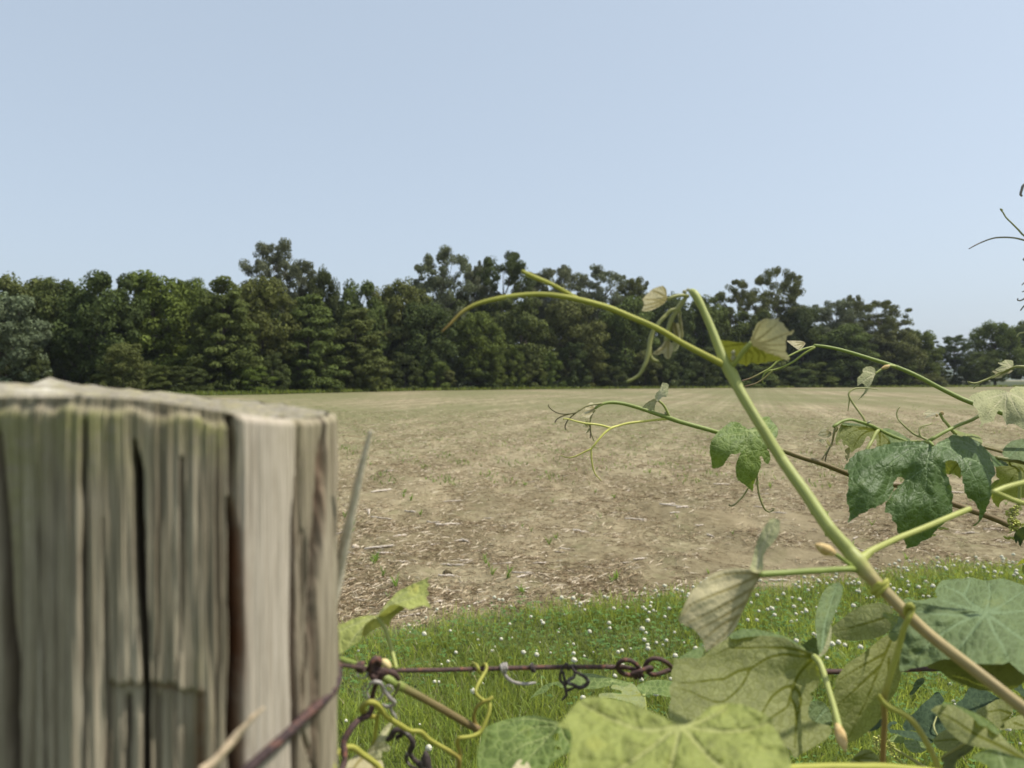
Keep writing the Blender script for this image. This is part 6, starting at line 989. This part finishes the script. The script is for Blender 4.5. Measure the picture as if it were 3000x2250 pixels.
tends(s3, [(K7([(170, 1470), (210, 1410), (290, 1370), (380, 1375), (480, 1450), (580, 1520), (680, 1595), (740, 1680), (800, 1800)]), (.43, .432, .434, .436, .438, .44, .442, .443, .444), (7, 9, 9, 9, 9, 9, 9, 9, 9), (.1, .1)), (K7([(700, 930), (690, 1010), (672, 1130), (655, 1260), (620, 1360)]), (.45, .452, .455, .457, .458), (6, 6, 6, 6, 5))], M_TEND)
tends(s3, [(J7([(1990, 900), (2035, 1000), (2085, 1120), (2120, 1290), (2130, 1420)]), (.336, .334, .333, .332, .331), (3, 5, 7, 8.5, 9))], M_TEND, label='yellow tendril lying against the right side of the post')
lf(s3, M_PALE, pt(K7([(560, 1430), (640, 1330), (720, 1200), (800, 1085), c_(885, 1042), (852, 1130), (820, 1205), (792, 1300), c_(845, 1345), (850, 1412), (745, 1430), (745, 1500), (650, 1500)]), ct(K7, [(560, 1430, .455), (885, 1042, .47), (845, 1345, .462), (720, 1300, .455)]), vn(K7, [(565, 1430), (700, 1290), (870, 1060)], [(570, 1435), (700, 1390), (830, 1360)]), 1, 5, 1, .002, sec=30), pt(K7([(270, 1620), (380, 1490), (500, 1440), (640, 1498), (745, 1550), (760, 1650), (640, 1760), (300, 1760)]), ct(K7, [(270, 1620, .44), (500, 1440, .455), (760, 1650, .45), (300, 1760, .43)]), vn(K7, [(560, 1450), (440, 1560), (320, 1740)], [(560, 1450), (640, 1560), (620, 1740)]), -1, 6, 1, .002, sec=30), label='tan folded leaf low beside the post')
st(s3, A2([(582, 850), (572, 800), (550, 715), (520, 610), (490, 530), (450, 465), (428, 432)]), (.478, .482, .488, .492, .495, .498, .50), (6, 6, 6, 6, 6, 6, 6), M_STEM, 'petiole')
JV = (428, 1262)
lf(s3, M_YG, pt(B6([c_(430, 1262), (470, 1200), (540, 1120), (600, 1060), (700, 1010), (780, 975), c_(848, 945), (832, 980), c_(860, 1002), (830, 1040), c_(852, 1075), (822, 1110), c_(840, 1140), c_(868, 1195), (800, 1172), (740, 1188), (690, 1200), (640, 1180), (560, 1165), (500, 1200)]), ct(B6, [(430, 1262, .50), (600, 1060, .515), (848, 945, .505), (868, 1195, .49), (640, 1180, .487)]), vn(B6, [JV, (560, 1130), (700, 1040), (840, 960)], [JV, (580, 1150), (720, 1110), (845, 1070)]), 1, 5, 2.2, .002, sec=28), pt(B6([c_(430, 1264), (500, 1200), (560, 1165), (640, 1182), c_(645, 1205), (590, 1240), (540, 1290), c_(525, 1340), (490, 1320), (475, 1295)]), ct(B6, [(430, 1264, .50), (560, 1165, .488), (645, 1205, .50), (525, 1340, .51)]), vn(B6, [JV, (530, 1240), (630, 1205)]), -1, 5, 2, .001, sec=26),
   pt(B6([(430, 1264), (360, 1254), (250, 1275), (150, 1320), (40, 1370), (-60, 1430), (-40, 1560), (60, 1570), (160, 1545), (230, 1490), (290, 1460), (308, 1380), (335, 1320), (390, 1282)]), ct(B6, [(430, 1264, .50), (250, 1275, .505), (-60, 1430, .50), (60, 1570, .485), (308, 1380, .488)]), vn(B6, [JV, (300, 1300), (120, 1380), (-20, 1480)], [JV, (300, 1360), (180, 1520)]), 1, 6, 1.2, .002, sec=36), pt(B6([(305, 1400), (332, 1325), (390, 1284), (430, 1266), (472, 1300), (488, 1325), (440, 1350), (380, 1382), (320, 1425)]), ct(B6, [(305, 1400, .49), (430, 1266, .50), (488, 1325, .515), (380, 1382, .51)]), (), -1, 6, 1), label='yellow green folded leaf standing above the wire beside the post')
JV = (990, 745)
lf(s3, M_MID, pt(K8([(200, 900), (240, 800), (330, 750), (450, 710), (600, 680), (730, 670), (850, 690), (940, 720), (1000, 748), (1060, 780), (1110, 900), (1100, 1010), (1000, 1070), (930, 1125), (860, 1195), (800, 1300), (600, 1400), (300, 1380), (180, 1200), (170, 1030)]), ct(K8, [(990, 745, .47), (730, 670, .51), (300, 760, .50), (170, 1030, .47), (300, 1380, .42), (860, 1195, .44), (1110, 900, .46), (600, 950, .465)]), vn(K8, [JV, (900, 775), (800, 775), (680, 802), (560, 862), (420, 1000)], [JV, (880, 870), (780, 990), (680, 1100), (560, 1350)], [JV, (850, 720), (650, 700), (400, 760)], [(880, 870), (800, 900), (560, 1000), (350, 1200)], [JV, (1040, 880), (1090, 950)]), 1, 6, 1.4, .0032, sec=46, und=.003, holes=[K8([(915, 880), (955, 842), (988, 872), (970, 918), (938, 915)]), K8([(938, 972), (1000, 990), (996, 1012), (950, 1002)])]), label='dark green ribbed leaf with two small holes, low in the middle')
lf(s3, M_TIP, pt(K8([(510, 1250), (555, 1135), (600, 1103), (612, 1120), (588, 1150), (640, 1162), (652, 1130), (682, 1160), (690, 1260)]), ct(K8, [(510, 1250, .40), (600, 1103, .41), (690, 1260, .40)]), (), 1, 5, .6, .001), label='curled tan tip at the bottom edge')
# ---------------------------------------------------------------- middle: leaf seen past the wire
s11 = shoot((1885, 2040), .75, 'short vine shoot under the wire knot with a light green leaf spread flat')
st(s11, K8([(1820, 465), (1832, 560), (1845, 680), (1870, 900), (1900, 1300)]), (.75, .745, .74, .73, .72), (5.5, 5.5, 5.5, 6, 6), M_STEM)
JV = (1818, 465)
lf(s11, M_MID, pt(K8([c_(690, 500), (750, 432), (830, 370), (900, 342), (970, 332), (1060, 310), (1130, 270), (1210, 250), (1330, 255), (1450, 285), (1580, 312), c_(1702, 345), (1640, 382), (1480, 372), (1370, 397), (1230, 402), (1100, 387), (1000, 387), (960, 358), (900, 372), (850, 432), (780, 455)]), ct(K8, [(690, 500, .78), (970, 332, .80), (1330, 255, .84), (1702, 345, .78), (1370, 397, .745), (1000, 387, .765)]), vn(K8, [(1700, 350), (1450, 330), (1150, 330), (800, 420)], [(1690, 350), (1500, 310), (1300, 265)]), 1, 6, 1.4, .002, sec=36), pt(K8([(1375, 472), (1500, 442), (1610, 438), (1500, 378), (1640, 380), (1708, 348), (1770, 410), (1820, 470), (1825, 590), (1700, 540), (1500, 490)]), ct(K8, [(1375, 472, .72), (1708, 348, .78), (1820, 470, .75), (1825, 590, .72), (1640, 380, .752)]), vn(K8, [JV, (1700, 420), (1540, 400)], [JV, (1650, 470), (1420, 475)]), -1, 6, 1, .001, sec=30),
   pt(K8([(1755, 382), (1800, 350), (1880, 320), (2000, 313), (2100, 330), (2180, 380), (2150, 480), (2050, 478), (1950, 457), (1870, 457), (1822, 468), (1790, 425)]), ct(K8, [(1820, 466, .75), (1880, 320, .79), (2180, 380, .78), (2050, 478, .745)]), vn(K8, [JV, (1880, 410), (1970, 330)], [JV, (1950, 430), (2120, 420)]), 1, 6, 1.2, .002, sec=30), label='light green leaf spread flat below the wire knot')
# ---------------------------------------------------------------- low right corner
s12 = shoot((2745, 2160), .75, 'shaded vine shoot low in the right corner with dark bluish leaves')
st(s12, K4([(1100, 1150), (1050, 1050), (1040, 1000), (1080, 880)]), (.76, .765, .77, .78), (3, 3, 2.5, 2), M_TENDG, 'petiole'); st(s12, K4([(500, 1280), (620, 1350), (700, 1400), (780, 1450), (1000, 1600), (1300, 1900)]), (.78, .78, .78, .78, .77, .76), (3, 3.5, 4, 4.5, 6, 7), M_STEM, age=(.2, .7))
JV = (1100, 1145)
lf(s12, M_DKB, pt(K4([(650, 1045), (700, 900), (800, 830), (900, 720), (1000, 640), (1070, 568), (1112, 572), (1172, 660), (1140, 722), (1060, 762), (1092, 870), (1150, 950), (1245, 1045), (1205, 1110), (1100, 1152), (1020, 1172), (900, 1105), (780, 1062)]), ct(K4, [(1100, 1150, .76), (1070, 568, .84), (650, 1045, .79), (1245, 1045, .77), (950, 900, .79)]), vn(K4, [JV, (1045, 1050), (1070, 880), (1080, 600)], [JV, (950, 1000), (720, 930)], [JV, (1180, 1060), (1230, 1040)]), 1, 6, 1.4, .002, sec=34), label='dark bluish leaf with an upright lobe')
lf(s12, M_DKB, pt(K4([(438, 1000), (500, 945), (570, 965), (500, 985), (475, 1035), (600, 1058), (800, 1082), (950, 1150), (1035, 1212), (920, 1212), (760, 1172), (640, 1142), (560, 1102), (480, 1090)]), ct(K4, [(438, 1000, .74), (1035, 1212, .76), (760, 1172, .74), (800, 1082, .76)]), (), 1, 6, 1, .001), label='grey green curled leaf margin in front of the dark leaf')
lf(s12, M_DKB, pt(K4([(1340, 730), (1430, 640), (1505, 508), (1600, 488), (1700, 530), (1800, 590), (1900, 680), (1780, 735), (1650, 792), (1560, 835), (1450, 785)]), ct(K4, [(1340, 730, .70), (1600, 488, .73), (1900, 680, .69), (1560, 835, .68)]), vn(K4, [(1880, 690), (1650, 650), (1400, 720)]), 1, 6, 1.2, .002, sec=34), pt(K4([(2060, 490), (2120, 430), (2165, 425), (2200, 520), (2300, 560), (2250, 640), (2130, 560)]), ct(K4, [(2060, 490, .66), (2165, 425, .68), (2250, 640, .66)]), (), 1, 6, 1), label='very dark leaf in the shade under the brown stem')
lf(s12, M_BACK, pt(K4([(1590, 825), (1720, 742), (1880, 660), (1980, 690), (2062, 762), (2050, 862), (1990, 932), (1910, 1000), (1890, 1045), (1800, 955), (1700, 892)]), ct(K4, [(1590, 825, .64), (1880, 660, .66), (2062, 762, .63), (1890, 1045, .62)]), vn(K4, [(2050, 850), (1900, 800), (1700, 830)], [(2040, 880), (1930, 940)]), -1, 6, 1.4, .0016, sec=30), pt(K4([(1890, 1045), (1960, 960), (2080, 890), (2212, 860), (2400, 900), (2400, 1080), (2212, 1050), (2000, 1040)]), ct(K4, [(1890, 1045, .62), (2212, 860, .65), (2400, 1080, .62)]), vn(K4, [(2080, 960), (2300, 1040)]), -1, 7, 1.2, .001, sec=30), label='olive brown shaded leaf below the brown stem')
lf(s12, M_BACK, pt(K4([c_(1030, 1190), (1130, 1090), (1260, 1040), (1400, 1060), (1520, 1150), (1500, 1260), (1350, 1300), (1200, 1330), (1090, 1290)]), ct(K4, [(1030, 1190, .58), (1400, 1060, .60), (1500, 1260, .57), (1200, 1330, .565)]), vn(K4, [(1500, 1200), (1300, 1180), (1060, 1200)]), -1, 6, 1.4, .0016, sec=34), label='olive leaf half hidden behind the long curved leaf')
lf(s12, M_BACK, pt(K4([c_(0, 1410), (80, 1332), (180, 1308), (270, 1350), (332, 1432), (312, 1502), (250, 1560), (60, 1600), (-60, 1560)]), ct(K4, [(0, 1410, .60), (180, 1308, .61), (332, 1432, .59), (60, 1600, .58)]), vn(K4, [(10, 1430), (150, 1420), (320, 1440)], [(10, 1430), (160, 1370), (250, 1350)], [(10, 1430), (150, 1500), (240, 1560)]), -1, 6, .8, .0016, sec=28), label='small brown leaf with a rounded edge at the bottom')
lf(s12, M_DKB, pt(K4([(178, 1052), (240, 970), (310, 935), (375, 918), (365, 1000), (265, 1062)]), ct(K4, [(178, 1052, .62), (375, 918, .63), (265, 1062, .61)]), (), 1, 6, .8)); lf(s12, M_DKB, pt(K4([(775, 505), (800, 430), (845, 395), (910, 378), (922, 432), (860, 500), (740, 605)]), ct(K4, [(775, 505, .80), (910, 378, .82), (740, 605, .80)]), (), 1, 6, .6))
lf(s12, M_MID, pt(K4([(655, 1205), (760, 1185), (885, 1212), (955, 1290), (880, 1342), (750, 1335)]), ct(K4, [(655, 1205, .80), (955, 1290, .79), (750, 1335, .78)]), vn(K4, [(665, 1215), (800, 1270), (930, 1290)]), 1, 6, 1.6, .001, sec=26), pt(K4([(470, 1182), (600, 1112), (665, 1202), (560, 1222)]), ct(K4, [(470, 1182, .8), (600, 1112, .81), (560, 1222, .8)]), (), 1, 6, 1.4), label='small mid green leaf low among the shaded leaves')
def corner_cluster(cv, pts, spread, n, d):
    px = cv(pts); return px, spread, n, d
for a in (corner_cluster(K4, [(330, 1130), (300, 1240), (330, 1330)], 20, 34, .77), corner_cluster(K4, [(460, 1190), (480, 1300), (560, 1420), (640, 1500)], 18, 46, .78), corner_cluster(K4, [(345, 830), (310, 880), (370, 900)], 9, 12, .74)):
    q = cluster(*a, rb=4.5); q.parent = s12; q.matrix_parent_inverse = Matrix.Translation(-Vector(s12.location))
s13 = shoot((2990, 2200), .44, 'near vine shoot in the bottom right corner with a long curved yellow green leaf')
st(s13, K4([(1140, 1420), (1300, 1320), (1480, 1200), (1540, 1140)]), (.46, .455, .45, .448), (4, 4, 5, 5), M_TENDG, 'petiole'); st(s13, K4([(2100, 1500), (2300, 1600), (2600, 1800)]), (.43, .43, .42), (12, 13, 14), M_STEM)
lf(s13, M_BACK, pt(K4([c_(1005, 802), (1070, 752), (1150, 732), (1300, 742), (1400, 800), (1550, 900), (1640, 1000), (1722, 1010), (1800, 1078), (1900, 1110), (2000, 1215), (2212, 1380), (2400, 1480), (2400, 1560), (2212, 1470), (2000, 1400), (1850, 1312), (1700, 1292), (1560, 1262), (1400, 1205), (1250, 1085), (1145, 955), (1100, 870)]), ct(K4, [(1005, 802, .455), (1300, 742, .455), (1640, 1000, .445), (2400, 1500, .42), (1700, 1292, .43), (1250, 1085, .445), (1500, 1050, .44)]), vn(K4, [(2200, 1430), (1900, 1260), (1600, 1120), (1250, 900), (1030, 805)]), -1, 7, 1.2, .002, sec=44),
   pt(K4([(1150, 732), (1300, 732), (1450, 778), (1600, 848), (1750, 938), (1850, 1028), (1905, 1110), (1800, 1076), (1722, 1008), (1640, 998), (1550, 898), (1400, 798), (1300, 741)]), ct(K4, [(1150, 732, .456), (1450, 778, .475), (1750, 938, .47), (1905, 1110, .445), (1550, 898, .449)]), (), 1, 7, 1, 0), pt(K4([(1540, 1410), (1650, 1340), (1800, 1298), (1950, 1348), (2100, 1400), (2300, 1480), (2500, 1700), (2300, 1900), (1900, 1750), (1750, 1530), (1620, 1460)]), ct(K4, [(1540, 1410, .42), (1800, 1298, .432), (2300, 1480, .418), (2300, 1900, .36), (1750, 1530, .40)]), vn(K4, [(1900, 1330), (1950, 1500), (2100, 1800)]), 1, 8, 1.2, .002, sec=50), label='long curved yellow green leaf with a paler upper edge')
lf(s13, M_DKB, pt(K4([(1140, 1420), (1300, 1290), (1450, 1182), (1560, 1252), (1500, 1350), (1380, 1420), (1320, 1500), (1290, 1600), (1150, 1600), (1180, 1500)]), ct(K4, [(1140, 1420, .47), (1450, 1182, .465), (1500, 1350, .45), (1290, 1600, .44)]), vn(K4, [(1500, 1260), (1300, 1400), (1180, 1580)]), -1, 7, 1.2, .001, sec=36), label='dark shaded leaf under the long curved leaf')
